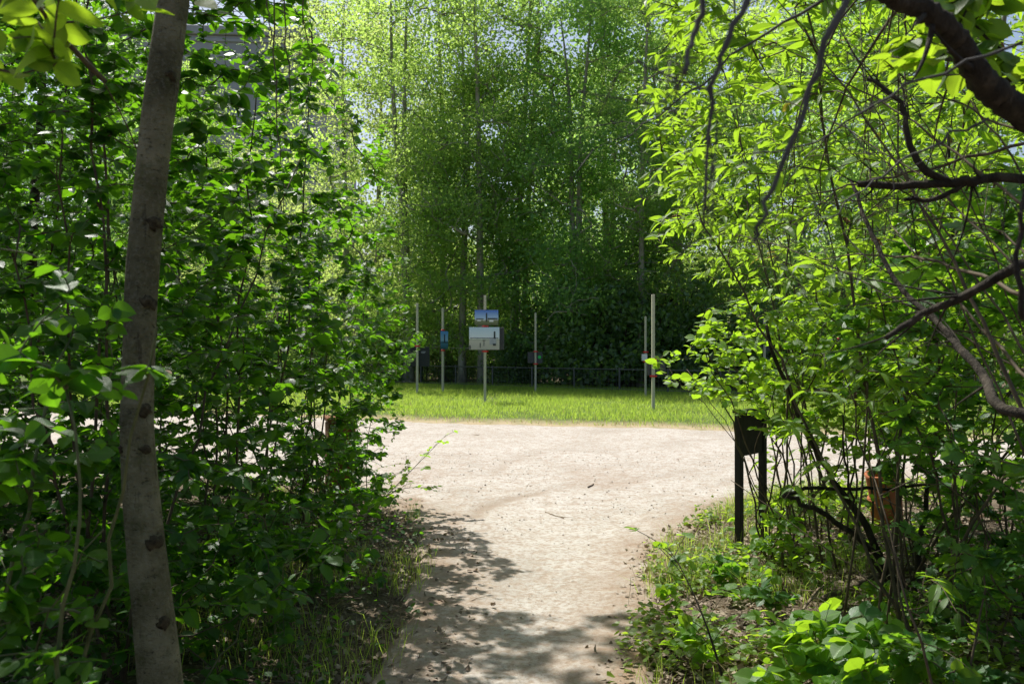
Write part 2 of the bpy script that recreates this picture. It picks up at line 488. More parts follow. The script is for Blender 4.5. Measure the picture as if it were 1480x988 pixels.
# meadow turf beyond the path: its near edge follows turf_edge
xs_ = np.linspace(-30, 32, 420); vs_ = np.concatenate([np.linspace(0, 1.5, 16), np.linspace(2, 26, 40)])
Xm = np.repeat(xs_[None], len(vs_), 0); Ym = turf_edge(Xm) + vs_[:, None]
zm = .016 + .05 * smooth(0, .9, np.repeat(vs_[:, None], len(xs_), 1)) + .05 * (fbm(Xm * .7, Ym * .7, 80) - .5) * smooth(0, 2, np.repeat(vs_[:, None], len(xs_), 1))
zm[0] = .002
nx = len(xs_); i_ = np.arange(len(vs_) - 1)[:, None] * nx + np.arange(nx - 1)[None]
dry = smooth(1.1, .1, np.repeat(vs_[:, None], nx, 1))
b = MB(); b.add(np.stack([Xm, Ym, zm], -1), [np.stack([i_, i_ + 1, i_ + nx + 1, i_ + nx], -1).reshape(-1, 4)], np.stack([dry, dry * 0, dry * 0], -1))
tag(b.build('meadow', turf_mat(), smooth=True), kind='structure')


# ------------------------------------------------------------------ leaves and grass
def ovate(rows=3, wr=.36, fold=.16, droop=.16, peak=.42):
    us = np.linspace(0, 1, rows + 2)[1:-1]
    V, A = [(0, 0, 0)], [(0, 0)]
    for u in us:
        s = math.sin(math.pi * u ** (math.log(.5) / math.log(peak))) ** .8
        h = wr * s; wv = -droop * u * u
        for v in (-1, 0, 1):
            V.append((u, v * h, wv + abs(v) * fold * h)); A.append((u, v))
    V.append((1, 0, -droop)); A.append((1, 0))
    q, t = [], [(0, 2, 1), (0, 3, 2)]
    for k in range(rows - 1):
        o = 1 + 3 * k
        q += [(o, o + 1, o + 4, o + 3), (o + 1, o + 2, o + 5, o + 4)]
    o = 1 + 3 * (rows - 1); e = len(V) - 1
    t += [(o, o + 1, e), (o + 1, o + 2, e)]
    return np.array(V, float), np.array(A, float), [np.array(q, int).reshape(-1, 4), np.array(t, int)]


def diamond(wr=.4):
    V = np.array([(0, 0, 0), (.5, -wr, .08), (1, 0, -.1), (.5, wr, .08)], float)
    return V, np.array([(0, 0), (.5, -1), (1, 0), (.5, 1)], float), [np.zeros((0, 4), int), np.array([(0, 2, 1), (0, 3, 2)])]


def lobed(n=5):
    pts = [(0.0, 0.0)]
    tips = [(-.30, .46), (.30, .62), (.0, 1.0)]
    out = [(.02, -.06), (.02, -.30), (.12, -.46), (.26, -.34), (.40, -.56), (.56, -.50), (.58, -.24), (.80, -.24), (1.0, 0)]
    ol = out + [(u, -v) for (u, v) in out[:-1][::-1]]
    V = [(.42, 0, 0)] + [(u, v, .10 * abs(v) - .12 * u * u) for (u, v) in ol]
    A = [(.42, 0)] + [(u, v * 1.7) for (u, v) in ol]
    m = len(ol)
    t = [(0, 1 + (k + 1) % m, 1 + k) for k in range(m)]
    return np.array(V, float), np.array(A, float), [np.zeros((0, 4), int), np.array(t)]


OV2, OV3, OV5 = ovate(2), ovate(3), ovate(5, .40)
OVR = ovate(3, .44, .14, .12, .48)
LAN = ovate(4, .155, .25, .28, .40)
LANs = ovate(2, .17, .25, .22, .40)
DIA, LOB = diamond(), lobed()


def unit(v): return v / (np.linalg.norm(v, axis=-1, keepdims=True) + 1e-9)


def put_leaves(b, P, D, N, size, tpl, rnd, curl=None, mat=0):
    n = len(P)
    if n == 0: return
    D = unit(D); S = unit(np.cross(N, D)); N = np.cross(D, S)
    T, A, Fs = tpl
    curl = np.ones(n) if curl is None else curl
    sz = np.asarray(size) * np.ones(n)
    V = P[:, None] + sz[:, None, None] * (T[None, :, :1] * D[:, None] + T[None, :, 1:2] * S[:, None] + (T[None, :, 2:] * curl[:, None, None]) * N[:, None])
    at_ = np.concatenate([np.repeat(rnd[:, None, None], len(T), 1), np.repeat(A[None], n, 0)], -1)
    off = (np.arange(n) * len(T))[:, None, None]
    b.add(V, [(f[None] + off).reshape(-1, f.shape[1]) for f in Fs if len(f)], at_, mat)


def put_blades(b, P, h, wd, lean, rnd, mat=0):
    n = len(P); an = rng.uniform(0, 2 * np.pi, n)
    S = np.stack([np.cos(an), np.sin(an), an * 0], -1)
    la = rng.uniform(0, 2 * np.pi, n); Ld = np.stack([np.cos(la), np.sin(la), la * 0], -1) * (lean * h)[:, None]
    up = np.array([0, 0, 1.0])
    p1 = P + up * (h * .55)[:, None] + Ld * .3; p2 = P + up * h[:, None] * (1 - .3 * lean)[:, None] + Ld
    w_ = wd[:, None] * S / 2
    V = np.stack([P - w_, P + w_, p1 - w_ * .7, p1 + w_ * .7, p2], 1)
    o = (np.arange(n) * 5)[:, None]
    at_ = np.zeros((n, 5, 3)); at_[..., 0] = rnd[:, None]
    b.add(V, [np.array([[0, 1, 3, 2]]) + o, np.array([[2, 3, 4]]) + o], at_, mat)


# ------------------------------------------------------------------ branching plants
def bez(p0, c, p1, k):
    t = np.linspace(0, 1, k)[:, None]
    return (1 - t) ** 2 * p0 + 2 * t * (1 - t) * c + t * t * p1


class Skeleton:
    def __init__(self, base, cap=60000):
        self.base = np.asarray(base, float)
        self.P = np.zeros((cap, 3)); self.D = np.zeros((cap, 3)); self.A = np.zeros(cap); self.B = np.zeros(cap, int); self.n = 0
        self.br = []                                    # (points, parent)

    def _nodes(self, pts, arc0, bi, skip=1):
        d = np.gradient(pts, axis=0); d = unit(d)
        s = arc0 + np.concatenate([[0], np.cumsum(np.linalg.norm(np.diff(pts, axis=0), axis=1))])
        m = len(pts) - skip
        self.P[self.n:self.n + m] = pts[skip:]; self.D[self.n:self.n + m] = d[skip:]; self.A[self.n:self.n + m] = s[skip:]; self.B[self.n:self.n + m] = bi
        self.n += m

    def stem(self, pts):
        self.br.append((np.asarray(pts, float), -1)); self._nodes(self.br[-1][0], 0, len(self.br) - 1, 1)

    def grow(self, targets, k=5, updroop=0.1, arcw=.3, down=1.2, follow=.45, zw=1.0):
        Q = targets[np.argsort(np.linalg.norm(targets - self.base, axis=1))]
        for q in Q:
            P = self.P[:self.n]
            d = P - q
            cost = np.sqrt(d[:, 0] ** 2 + d[:, 1] ** 2 + (zw * d[:, 2]) ** 2) + arcw * self.A[:self.n] * .5 + down * np.maximum(0, d[:, 2])
            i = int(cost.argmin()); p = P[i].copy(); L = np.linalg.norm(q - p)
            if L < .05: continue
            c = p + self.D[i] * L * follow + np.array([0, 0, updroop * L]) + rng.normal(size=3) * .06 * L
            pts = bez(p, c, q, k)
            pts[1:-1] += rng.normal(size=(k - 2, 3)) * .03 * L
            self.br.append((pts, int(self.B[i])))
            self._nodes(pts, self.A[i], len(self.br) - 1)

    def radii(self, rtip, pw=.48):
        n = len(self.br); c = np.ones(n)
        for i in range(n - 1, -1, -1):
            p = self.br[i][1]
            if p >= 0: c[p] += c[i]
        return rtip * c ** pw

    def mesh(self, rtip, pw=.48, sides=5, stem_sides=7, b=None, rmax=9, taper=.35, mat=0):
        b = b or MB(); r = self.radii(rtip, pw)
        groups = {}
        for i, (pts, p) in enumerate(self.br): groups.setdefault((len(pts), p < 0), []).append(i)
        for (k, st), ids in groups.items():
            P = np.stack([self.br[i][0] for i in ids])
            r0 = np.minimum(r[ids], rmax); r1 = np.maximum(rtip, r0 * taper)
            if not st: r0 = np.minimum(r0, .75 * np.array([min(rmax, r[self.br[i][1]]) for i in ids])); r1 = np.minimum(r1, r0)
            t = np.linspace(0, 1, k)
            b.tubes(P, r0[:, None] * (1 - t) + r1[:, None] * t, stem_sides if st else sides, mat=mat)
        return b

    def twigs(self): return [(pts) for pts, p in self.br if p >= 0]


def leafy(b, twigs, per, size, tpl, keep=None, span=.45, up=.9, wild=.45, side=.9, droop=.15, szvar=.25, whorl=0, triple=False, mat=0, petiole=0.0):
    """leaves along the outer part of every twig, alternating left and right"""
    if not len(twigs): return 0
    T = np.stack([t if len(t) == 5 else t[-5:] for t in twigs]); B = len(T)
    L = np.linalg.norm(T[:, -1] - T[:, 0], axis=1)
    t0 = np.clip(1 - span / np.maximum(L, .05), .05, .8)
    s = np.linspace(0, 1, per)[None] + rng.normal(size=(B, per)) * .04
    s = np.clip(t0[:, None] + (1 - t0[:, None]) * s, 0, 1) * 4
    i = np.minimum(s.astype(int), 3); f = (s - i)[..., None]
    bi = np.arange(B)[:, None]
    P = T[bi, i] * (1 - f) + T[bi, i + 1] * f
    tg = unit(T[bi, i + 1] - T[bi, i])
    upv = np.array([0, 0, 1.0])
    sd = unit(np.cross(tg, np.broadcast_to(upv, tg.shape)) + 1e-4)
    sg = np.where(np.arange(per) % 2 == 0, 1, -1)[None, :, None]
    sh = np.ones((1, per, 1)); sh[0, -1, 0] = .1
    D = tg * .55 + sd * sg * side * sh + rng.normal(size=P.shape) * .28 - upv * droop
    N = upv * up + rng.normal(size=P.shape) * wild + .001
    tw = rng.uniform(size=(B, 1)) * np.ones((1, per))
    rnd = np.clip(.45 * tw + .55 * rng.uniform(size=(B, per)), 0, 1)
    sz = size * np.clip(1 + szvar * rng.normal(size=(B, per)), .45, 1.6) * (1 - .35 * (np.arange(per) / max(1, per - 1))[None] ** 3)
    P, D, N, rnd, sz = P.reshape(-1, 3), D.reshape(-1, 3), N.reshape(-1, 3), rnd.reshape(-1), sz.reshape(-1)
    if keep is not None:
        k = keep(P + unit(D) * sz[:, None] * .6); P, D, N, rnd, sz = P[k], D[k], N[k], rnd[k], sz[k]
    if petiole: P = P + unit(D) * (sz * petiole)[:, None]
    curl = rng.uniform(.3, 1.9, len(P))
    put_leaves(b, P, D, N, sz, tpl, rnd, curl, mat)
    if triple:
        for sgn in (1, -1):
            D2 = unit(D) * .25 + sgn * unit(np.cross(N, D))
            put_leaves(b, P, D2, N + rng.normal(size=N.shape) * .15, sz * .8, tpl, rnd, curl, mat)
    return len(P)


def clusters(b, tips, per, rad, size, tpl, rnd_bias=0.0, droop=.4, flat=.6, wild=.8, up=.6, mat=0):
    n = len(tips)
    P = (tips[:, None] + rng.normal(size=(n, per, 3)) * np.array([rad, rad, rad * flat])).reshape(-1, 3)
    D = rng.normal(size=P.shape) - np.array([0, 0, droop])
    N = rng.normal(size=P.shape) * wild + np.array([0, 0, up])
    rnd = np.clip(.5 * np.repeat(rng.uniform(size=n), per) + .5 * rng.uniform(size=len(P)) + rnd_bias, 0, 1)
    put_leaves(b, P, D, N, size * rng.uniform(.65, 1.35, len(P)), tpl, rnd, None, mat)


# ------------------------------------------------------------------ trees beyond the meadow
def make_tree(h, r0, crown0, spread, nT, per, lsize, lmat, bark, tname, airy=.5, lean=0.0, fork=False, rad=.34, prof=None):
    """tapered trunk, limbs rising from it, crown of leaf clusters round the twig ends; the base is at the origin"""
    root = empty(tname, (0, 0, 0))
    sk = Skeleton((0, 0, 0))
    k = 16; zz = np.linspace(0, 1, k)
    def trunk_line(dx, dy, top):
        x = dx * zz ** 1.4 + .10 * np.sin(zz * 7 + rng.uniform(0, 6)) * zz; y = dy * zz ** 1.4 + .10 * np.sin(zz * 6 + rng.uniform(0, 6)) * zz
        return np.stack([x, y, zz * top], -1)
    sk.stem(trunk_line(lean, 0, h * .96))
    if fork: sk.stem(trunk_line(lean + .9, .2, h * .9))
    prof = prof or (lambda t: np.sin(np.pi * np.clip(t, 0, 1) ** .75) ** .6)
    # crown targets: gathered into boughs with open air between them
    T = []; nb = max(12, int(nT / 11)); heads = []
    tries = 0
    while len(heads) < nb and tries < 6000:
        tries += 1
        t = rng.uniform(0, 1); z = crown0 + (h - crown0) * t
        rr = spread * prof(t) * rng.uniform(.12, 1) ** .6; an = rng.uniform(0, 2 * math.pi)
        q = np.array((rr * math.cos(an) + lean * (z / h) ** 1.4, rr * math.sin(an), z))
        if heads and min(np.linalg.norm((q - e) * [1, 1, .8]) for e in heads) < airy * spread * .40: continue
        heads.append(q)
    for q in heads:
        o_ = np.array([q[0] - lean * (q[2] / h) ** 1.4, q[1], 0]); o_ = o_ / (np.linalg.norm(o_) + 1e-6)
        sg = rng.uniform(.7, 1.25) * spread * .165
        for _ in range(int(rng.uniform(7, 15))):
            d_ = rng.normal(size=3) * [sg, sg, sg * .6]
            T.append(q + d_ + o_ * abs(d_[0]) * .5 - np.array([0, 0, .25 * np.linalg.norm(d_)]))
    T = np.array(T)
    sk.grow(T, updroop=-.12, arcw=.12, down=1.6, follow=.35)
    n = len(sk.br)
    tb = MB(); r = sk.radii(.012, .42)
    for i, (pts, p) in enumerate(sk.br[:]):
        if p < 0:
            tt = np.linspace(0, 1, len(pts)); rr = r0 * (1 - .86 * tt); rr[0] *= 1.35
            tb.tubes(pts, rr, 9)
    ids = [i for i in range(n) if sk.br[i][1] >= 0]
    P = np.stack([sk.br[i][0] for i in ids]); rb = np.clip(r[ids], .012, r0 * .42)
    t = np.linspace(0, 1, 5); tb.tubes(P, rb[:, None] * (1 - t) + np.maximum(.008, rb * .35)[:, None] * t, 4, caps=False)
    tb.build('trunk', bark, root, smooth=True)
    cb = MB()
    tips = np.concatenate([P[:, -1], P[:, 3], ]); 
    clusters(cb, tips, per, rad, lsize, DIA)
    cb.build('crown', lmat, root)
    return root


SUN_EL, SUN_AZ = 58.0, 33.0      # degrees above the horizon; degrees left of straight ahead

protos = {
    'poplar': make_tree(19, .15, 4.0, 2.6, 520, 17, .108, M['poplar'], M['bark_poplar'], 'poplar_tree', .62, .5, rad=.30),
    'poplar2': make_tree(21, .14, 4.6, 2.5, 480, 17, .108, M['poplar'], M['bark_poplar'], 'poplar_tree', .66, .9, rad=.30),
    'maple': make_tree(15, .17, 1.9, 3.1, 580, 21, .112, M['poplar'], M['bark_poplar'], 'leafy_tree', .58, .3, fork=True, rad=.34),
    'maple2': make_tree(13, .15, 1.4, 3.0, 600, 22, .112, M['maple'], M['bark_poplar'], 'leafy_tree', .56, -.4, fork=True, rad=.34),
    'far': make_tree(17, .16, 2.0, 3.8, 460, 17, .13, M['far_leaf'], M['bark_poplar'], 'pale_tree', .6, .2, rad=.38),
}
def make_bush(h, spread, nT, per, lsize, lmat, name):
    root = empty(name, (0, 0, 0)); sk = Skeleton((0, 0, 0))
    for _ in range(6):
        a = rng.uniform(0, 6.28); q = np.array([math.cos(a) * spread * .5, math.sin(a) * spread * .5, h * rng.uniform(.6, .85)])
        sk.stem(bez(np.array([math.cos(a) * .12, math.sin(a) * .12, 0]), q * [.3, .3, .7], q, 10))
    u = unit(rng.normal(size=(nT, 3))) * (rng.uniform(.15, 1, nT) ** .5)[:, None]
    u[:, 2] = np.abs(u[:, 2])
    T = u * [spread, spread, h] + [0, 0, .15]
    T = T[fbm(T[:, 0] * 1.3 + T[:, 2], T[:, 1] * 1.3 + 9, 4, 2) > .42]
    sk.grow(T, down=.8)
    sk.mesh(.006).build('stems', M['bark_dark'], root)
    b = MB(); tips = np.array([t[-1] for t in sk.twigs()] + [t[2] for t in sk.twigs()])
    clusters(b, tips, per, .22, lsize, DIA); b.build('foliage', lmat, root)
    return root
protos['bush'] = make_bush(3.4, 1.6, 300, 15, .115, M['understory'], 'understory_shrub')
protos['bush2'] = make_bush(2.3, 1.5, 270, 15, .10, M['understory'], 'understory_shrub')
used = set()


def place(key, x, y, rz, s, label, cat, group):
    o = protos[key] if key not in used else copy_tree(protos[key])
    used.add(key)
    o.location = (x, y, float(ground_z(x, y)) - .03); o.rotation_euler = (0, 0, rz); o.scale = (s, s, s)
    return tag(o, label, cat, group)


TG = 'trees beyond the meadow fence'
trees = [
    # key, photo px of the trunk, distance, rotation, scale, label
    ('poplar', 697, 35.5, 3.0, 1.16, 'straight grey-trunked poplar directly behind the pole with two photo boards'),
    ('poplar2', 744, 37.0, .10, 1.14, 'left of two pale poplar trunks rising close together right of the photo boards'),
    ('poplar2', 757, 38.0, .35, 1.09, 'leaning right-hand trunk of the pale poplar pair right of the photo boards'),
    ('maple', 668, 36.5, 1.2, 1.04, 'forked dark-trunked tree just left of the straight poplar behind the boards'),
    ('poplar', 640, 38.5, 1.9, 1.10, 'slim poplar standing behind the pole with the edge-on blue board'),
    ('maple', 590, 37.5, 4.1, 1.24, 'broad leafy tree behind the leftmost timber pole on the meadow'),
    ('maple2', 835, 35.5, 2.4, 1.26, 'dense low-branched dark green tree between the green-dot board and the right poles'),
    ('maple2', 880, 39.0, .6, 1.44, 'tall dark green tree rising behind the low-branched tree left of the right poles'),
    ('poplar', 926, 33.0, 5.2, 0.93, 'dark straight trunk beside the thin pole with the white label'),
    ('maple', 985, 36.0, 2.9, 1.12, 'leafy tree just right of the two right-hand timber poles'),
    ('poplar2', 1060, 38.0, 4.6, 1.03, 'airy poplar seen above the black signboard on the path verge'),
    ('maple', 1150, 34.0, .2, 1.12, 'leafy tree showing between the arching shrub stems above the signboard'),
    ('maple2', 1270, 31.0, 3.6, 1.26, 'dark green tree behind the thicket over the green panel'),
    ('maple', 1400, 29.0, 5.6, 1.18, 'leafy tree at the far right behind the thicket of bare stems'),
    ('far', 500, 43.0, 2.2, 1.20, 'pale yellow-green tree right of the grey building'),
    ('far', 545, 47.0, .5, 1.25, 'tall pale tree further behind between building and poplars'),
    ('far', 420, 50.0, 1.0, 0.72, 'pale tree standing in front of the grey building wall'),
    ('far', 345, 52.0, 4.0, 0.80, 'small pale tree below the railing of the grey building'),
    ('maple', 255, 41.0, 2.0, 1.00, 'leafy tree seen behind the near pale trunk on the left'),
    ('maple2', 130, 40.0, 1.4, 1.32, 'dark tree beyond the left thicket, left of the near pale trunk'),
    ('maple2', 20, 36.0, 5.0, 1.32, 'dark tree at the far left behind the broad-leaved thicket'),
    ('far', 620, 52.0, 3.3, 0.98, 'pale backlit tree in the second row behind the leftmost poles'),
    ('maple', 850, 50.0, 1.7, 1.15, 'large leafy tree in the second row behind the pale poplar pair'),
    ('far', 930, 48.0, .9, 1.07, 'pale tree in the second row behind the right-hand poles'),
    ('far', 1100, 50.0, 2.6, 1.31, 'pale tree in the second row above the black signboard'),
    ('maple', 720, 56.0, 2.6, 0.65, 'short dark tree in the second row filling the gap behind the photo boards'),
    ('maple', 1290, 46.0, 4.4, 1.30, 'leafy tree in the second row behind the right-hand thicket'),
]
for key, px, d, rz, s, lab in trees:
    place(key, (px - CX) / F * d, d, rz, s, lab, 'tree', TG)
UG = 'shrubs under the trees beyond the fence'
bushes = [
    ('bush2', 560, 38.5, 1.0, 1.1, 'grey-green shrub behind the leftmost timber pole'),
    ('bush', 612, 39.5, 2.0, 1.0, 'dark shrub between the two leftmost poles behind the fence'),
    ('bush2', 668, 39.0, 3.0, .9, 'low shrub left of the photo boards behind the fence'),
    ('bush2', 742, 35.5, .3, .95, 'low leafy shrub right of the photo boards touching the fence'),
    ('bush', 790, 36.5, 4.0, 1.15, 'rounded shrub behind the green-dot board'),
    ('bush', 850, 34.5, 5.0, 1.35, 'tall shrub in the middle of the right half of the fence'),
    ('bush2', 893, 33.5, 2.6, 1.8, 'shrub behind the fence left of the thin labelled pole'),
    ('bush', 970, 33.0, 1.3, 1.5, 'dark shrub right of the two right-hand poles'),
    ('bush', 1035, 32.0, .8, 1.15, 'dark shrub behind the bright bramble tips'),
    ('bush', 1120, 30.5, 3.4, 1.1, 'dark shrub behind the pole seen through the thicket above the signboard'),
    ('bush', 1230, 29.0, 2.2, 1.1, 'shrub behind the red-clamped pole half hidden by the right thicket'),
    ('bush', 1360, 28.0, 4.9, 1.1, 'shrub behind the rightmost pole seen through bare stems'),
    ('bush2', 460, 40.0, .4, 1.3, 'shrub at the left end of the meadow seen through the thicket'),
    ('bush', 330, 38.0, 1.9, 1.3, 'shrub beyond the path left of the meadow, right of the near trunk'),
    ('bush', 120, 36.0, 3.9, 1.3, 'shrub beyond the path far left, left of the near trunk'),
    ('bush', 700, 44.0, 1.1, 1.35, 'shrub in the deep shade far behind the photo boards'),
    ('bush', 880, 42.0, 2.9, 1.4, 'shrub in the deep shade far behind the green-dot board'),
]
for key, px, d, rz, s, lab in bushes:
    place(key, (px - CX) / F * d, d, rz, s, lab, 'shrub', UG)

n = 42000
P = np.column_stack([rng.uniform(-52, 52, n), rng.uniform(58, 72, n), rng.uniform(0, 1, n)])
P[:, 2] = P[:, 2] ** .8 * (6.5 + 5.0 * fbm(P[:, 0] * .22, P[:, 1] * .1, 200, 3))
b = MB(); put_leaves(b, P, rng.normal(size=(n, 3)) - [0, 0, .4], rng.normal(size=(n, 3)) + [0, 0, .6], rng.uniform(.3, .6, n), DIA, rng.uniform(size=n))
tag(b.build('far_wood', M['understory']), 'dark far wood filling the distance behind all the trees', 'woods', kind='stuff')

# dark slatted screen among the trees, right of centre
root = empty('slatted_shed', (5.6, 37.5, 0), -.25, 'dark timber slatted shed half hidden under the trees right of centre', 'shed')
b = MB()
for k in range(13): b.box((0, -.02 if k % 2 else 0, .25 + k * .27), (5.2, .035, .215), bev=.006)
b.build('slat_wall', M['dark_timber'], root)
for x in (-2.55, 0, 2.55): MB().box((x, .1, 1.8), (.14, .14, 3.6), bev=.01).build('post', M['dark_timber'], root)
b = MB(); b.box((0, 1.2, 3.72), (5.8, 3.2, .16), bev=.02); b.build('roof', M['dark_timber'], root)
b = MB(); b.box((0, 2.5, 1.75), (5.2, .06, 3.4), bev=.01); b.build('back_wall', M['dark_timber'], root)

# ------------------------------------------------------------------ grey building far left
bld = empty('concrete_building', (-15.9, 70, 0), R(4.2), 'plain grey concrete building with a roof railing rising behind the trees upper left', 'building')
b = MB(); b.box((-8, 17.5, 13.0), (16, 35, 26.0), bev=.05); b.build('wall', M['concrete'], bld)
for z in (5, 9.2, 13.4, 17.6, 21.8): MB().box((-8, -.03, z), (15.9, .05, .10)).build('storey_joint', M['concrete'], bld)
for x in (-5.2, -10.6): MB().box((x, -.06, 12.9), (.14, .12, 25.4), bev=.03).build('drainpipe', M['concrete'], bld)
b = MB(); b.box((-8, 17.5, 26.35), (16.5, 35.5, .7), bev=.05); b.box((-8, 17.5, 25.6), (16.25, 35.25, .25), bev=.03); b.build('parapet', M['concrete'], bld)
b = MB(); b.box((-11.5, 22, 29.5), (8, 12, 6.0), bev=.05); b.build('roof_house', M['concrete'], bld)
b = MB()
for z in (27.15, 27.55, 27.95):
    b.box((-8, .1, z), (16, .04, .04)); b.box((-.1, 17.5, z), (.04, 34.7, .04))
for k in range(9): b.box((-16 + k * 1.99, .1, 27.33), (.07, .07, 1.24))
for k in range(1, 18): b.box((-.1, .1 + k * 2.04, 27.33), (.07, .07, 1.24))
b.build('roof_railing', M['rail'], bld)
for (x, z) in ((-4, 6), (-10, 6), (-4, 11), (-10, 11)):
    f = MB().box((x, -.02, z), (2.2, .1, 1.8), bev=.02).build('window', M['rail'], bld)
    MB().box((x, -.05, z), (1.9, .08, 1.5)).build('pane', M['glass'], f)

# ------------------------------------------------------------------ low metal fence at the wood's edge
fr = empty('metal_fence', (0, 33.2, 0), math.atan(-.74), 'low grey metal fence with thin rails along the shady edge of the wood', 'fence')
b = MB()
for z in (.80, .12): b.tubes(np.array([[-16, 0, z], [0, 0, z], [16, 0, z]]), np.full(3, .020), 6)
b.build('rail', M['fence'], fr)
b = MB()
xs = np.arange(-16, 16.01, .16); P = np.zeros((len(xs), 2, 3)); P[:, :, 0] = xs[:, None]; P[:, 0, 2] = .12; P[:, 1, 2] = .8
b.tubes(P, np.full((len(xs), 2), .004), 4)
zs = np.arange(.28, .8, .17); P = np.zeros((len(zs), 2, 3)); P[:, 0, 0] = -16; P[:, 1, 0] = 16; P[:, :, 2] = zs[:, None]; P[:, :, 1] = .006
b.tubes(P, np.full((len(zs), 2), .003), 4)
b.build('wire_mesh', M['fence'], fr)
for k in range(18):
    MB().box((-15.64 + k * 1.84, 0, .42), (.05, .05, .88), bev=.006).build('post', M['fence'], fr)

# ------------------------------------------------------------------ timber poles with photo boards
def print_mat(name, kind):
    m, nt, out = new_mat(name)
    tc = nt.nodes.new('ShaderNodeTexCoord'); sp = nt.nodes.new('ShaderNodeSeparateXYZ'); nt.links.new(tc.outputs['Generated'], sp.inputs[0])
    pb = nd(nt, 'ShaderNodeBsdfPrincipled', Roughness=.45)
    if kind == 'blue': st = [(.0, (.10, .12, .05)), (.30, (.20, .22, .12)), (.36, (.45, .50, .52)), (.42, (.42, .60, .82)), (1, (.05, .17, .62))]
    elif kind == 'pale': st = [(.0, (.42, .40, .35)), (.38, (.52, .50, .43)), (.45, (.40, .42, .34)), (.52, (.72, .78, .84)), (1, (.50, .66, .82))]
    else: st = [(.0, (.03, .10, .13)), (.40, (.10, .30, .42)), (.5, (.35, .55, .72)), (1, (.10, .34, .74))]
    nt.links.new(ramp(nt, sp.outputs[2], st), pb.inputs['Base Color']); nt.links.new(pb.outputs[0], out.inputs[0])
    return m
M['print_blue'], M['print_pale'], M['print_side'] = print_mat('print_blue_sky', 'blue'), print_mat('print_pale_sky', 'pale'), print_mat('print_teal', 'teal')
M['ink_dark'] = plain('ink_dark', (.035, .045, .05), .5); M['ink_white'] = plain('ink_white', (.75, .76, .76), .5)
M['ink_green'] = plain('ink_green', (.10, .13, .08), .5); M['ink_grey'] = plain('ink_grey', (.36, .38, .42), .5)
PG = 'timber poles carrying boards on the meadow'


def pole(px, d, top, label, rz=.2, w=.07, lean=0.0):
    x = (px - CX) / F * d
    r = empty('timber_pole', (x, d, .0), rz, label, 'pole', PG)
    r.rotation_euler = (0, lean, rz)
    MB().box((0, 0, top / 2 - .1), (w, w, top + .2), bev=.006).build('post', M['pole'], r)
    return r


def clamp(r, z, w=.07, name='clamp'):
    b = MB(); b.box((0, 0, z), (w + .03, w + .03, .05), bev=.008); b.box((w * .5 + .035, 0, z), (.045, .05, .035), bev=.006); b.box((-w * .5 - .03, 0, z), (.04, .04, .03), bev=.006)
    return b.build(name, M['red'], r)


def board(r, z0, z1, x0, x1, y=-.05, pm=None, th=.02, name='board', dark=False):
    o = MB().box(((x0 + x1) / 2, y, (z0 + z1) / 2), (x1 - x0, th, z1 - z0), bev=.003).build(name, M['board_shaded'] if dark else M['board_back'] if pm is None else M['board_edge'], r)
    if pm is not None:
        MB().box(((x0 + x1) / 2, y - th / 2 - .003, (z0 + z1) / 2), (x1 - x0 - .01, .004, z1 - z0 - .01)).build('print', pm, o)
    return o


def ink(par, shapes, mat, y, name):
    for k, (cx, cz, sx, sz) in enumerate(shapes): MB().box((cx, y - .0006 * k, cz), (sx, .003, sz)).build(name, mat, par)


# main pole: two photographs, each of a field with a tower
p = pole(701, 23.8, 2.96, 'timber pole with a small blue photo board above a larger pale one', .05)
for z in (2.54, 2.13, 1.46): clamp(p, z)
o = board(p, 2.16, 2.57, -.28, .36, -.05, M['print_blue'])
y = -.070
ink(o, [(.04, 2.36, .035, .22), (.04, 2.43, .02, .13), (.20, 2.335, .26, .035), (-.14, 2.33, .20, .022)], M['ink_dark'], y, 'print_pattern')
ink(o, [(-.16, 2.285, .10, .035), (.17, 2.275, .11, .05), (-.02, 2.29, .06, .02)], M['ink_white'], y, 'print_pattern')
o = board(p, 1.50, 2.11, -.43, .39, -.05, M['print_pale'])
ink(o, [(.255, 1.86, .045, .25), (.255, 1.985, .034, .02), (-.02, 1.815, .76, .016)], M['ink_dark'], y, 'print_pattern')
ink(o, [(.21, 1.72, .18, .16)], M['ink_grey'], y - .002, 'print_pattern')
ink(o, [(-.40, 1.57, .03, .10), (-.13, 1.62, .02, .13), (-.03, 1.68, .014, .16), (-.03, 1.75, .08, .014), (.25, 1.64, .08, .06)], M['ink_dark'], y - .004, 'print_pattern')
ink(o, [(-.30, 1.80, .10, .018), (-.10, 1.80, .05, .014)], M['ink_white'], y - .002, 'print_pattern')
b = MB(); b.box((.16, .12, 1.80), (.72, .02, .60), bev=.004); b.build('rear_board', M['board_back'], p)

p = pole(774, 29.8, 2.72, 'slim timber pole with a dark board bearing a green dot', .1, .06)
clamp(p, 1.42, .06); clamp(p, 1.00, .06)
o = board(p, 1.03, 1.40, -.26, .24, .05); o['label'] = 'dark grey board'
b = MB(); a = np.linspace(0, 2 * np.pi, 20, endpoint=False)
V = np.concatenate([np.stack([.14 + .055 * np.cos(a), np.full(20, .034), 1.23 + .055 * np.sin(a)], -1), np.stack([.14 + .055 * np.cos(a), np.full(20, .0395), 1.23 + .055 * np.sin(a)], -1)])
j = np.arange(20); b.add(V, [np.arange(20)[None], np.stack([j, j + 20, (j + 1) % 20 + 20, (j + 1) % 20], -1)]); b.build('green_dot', M['green_dot'], o)

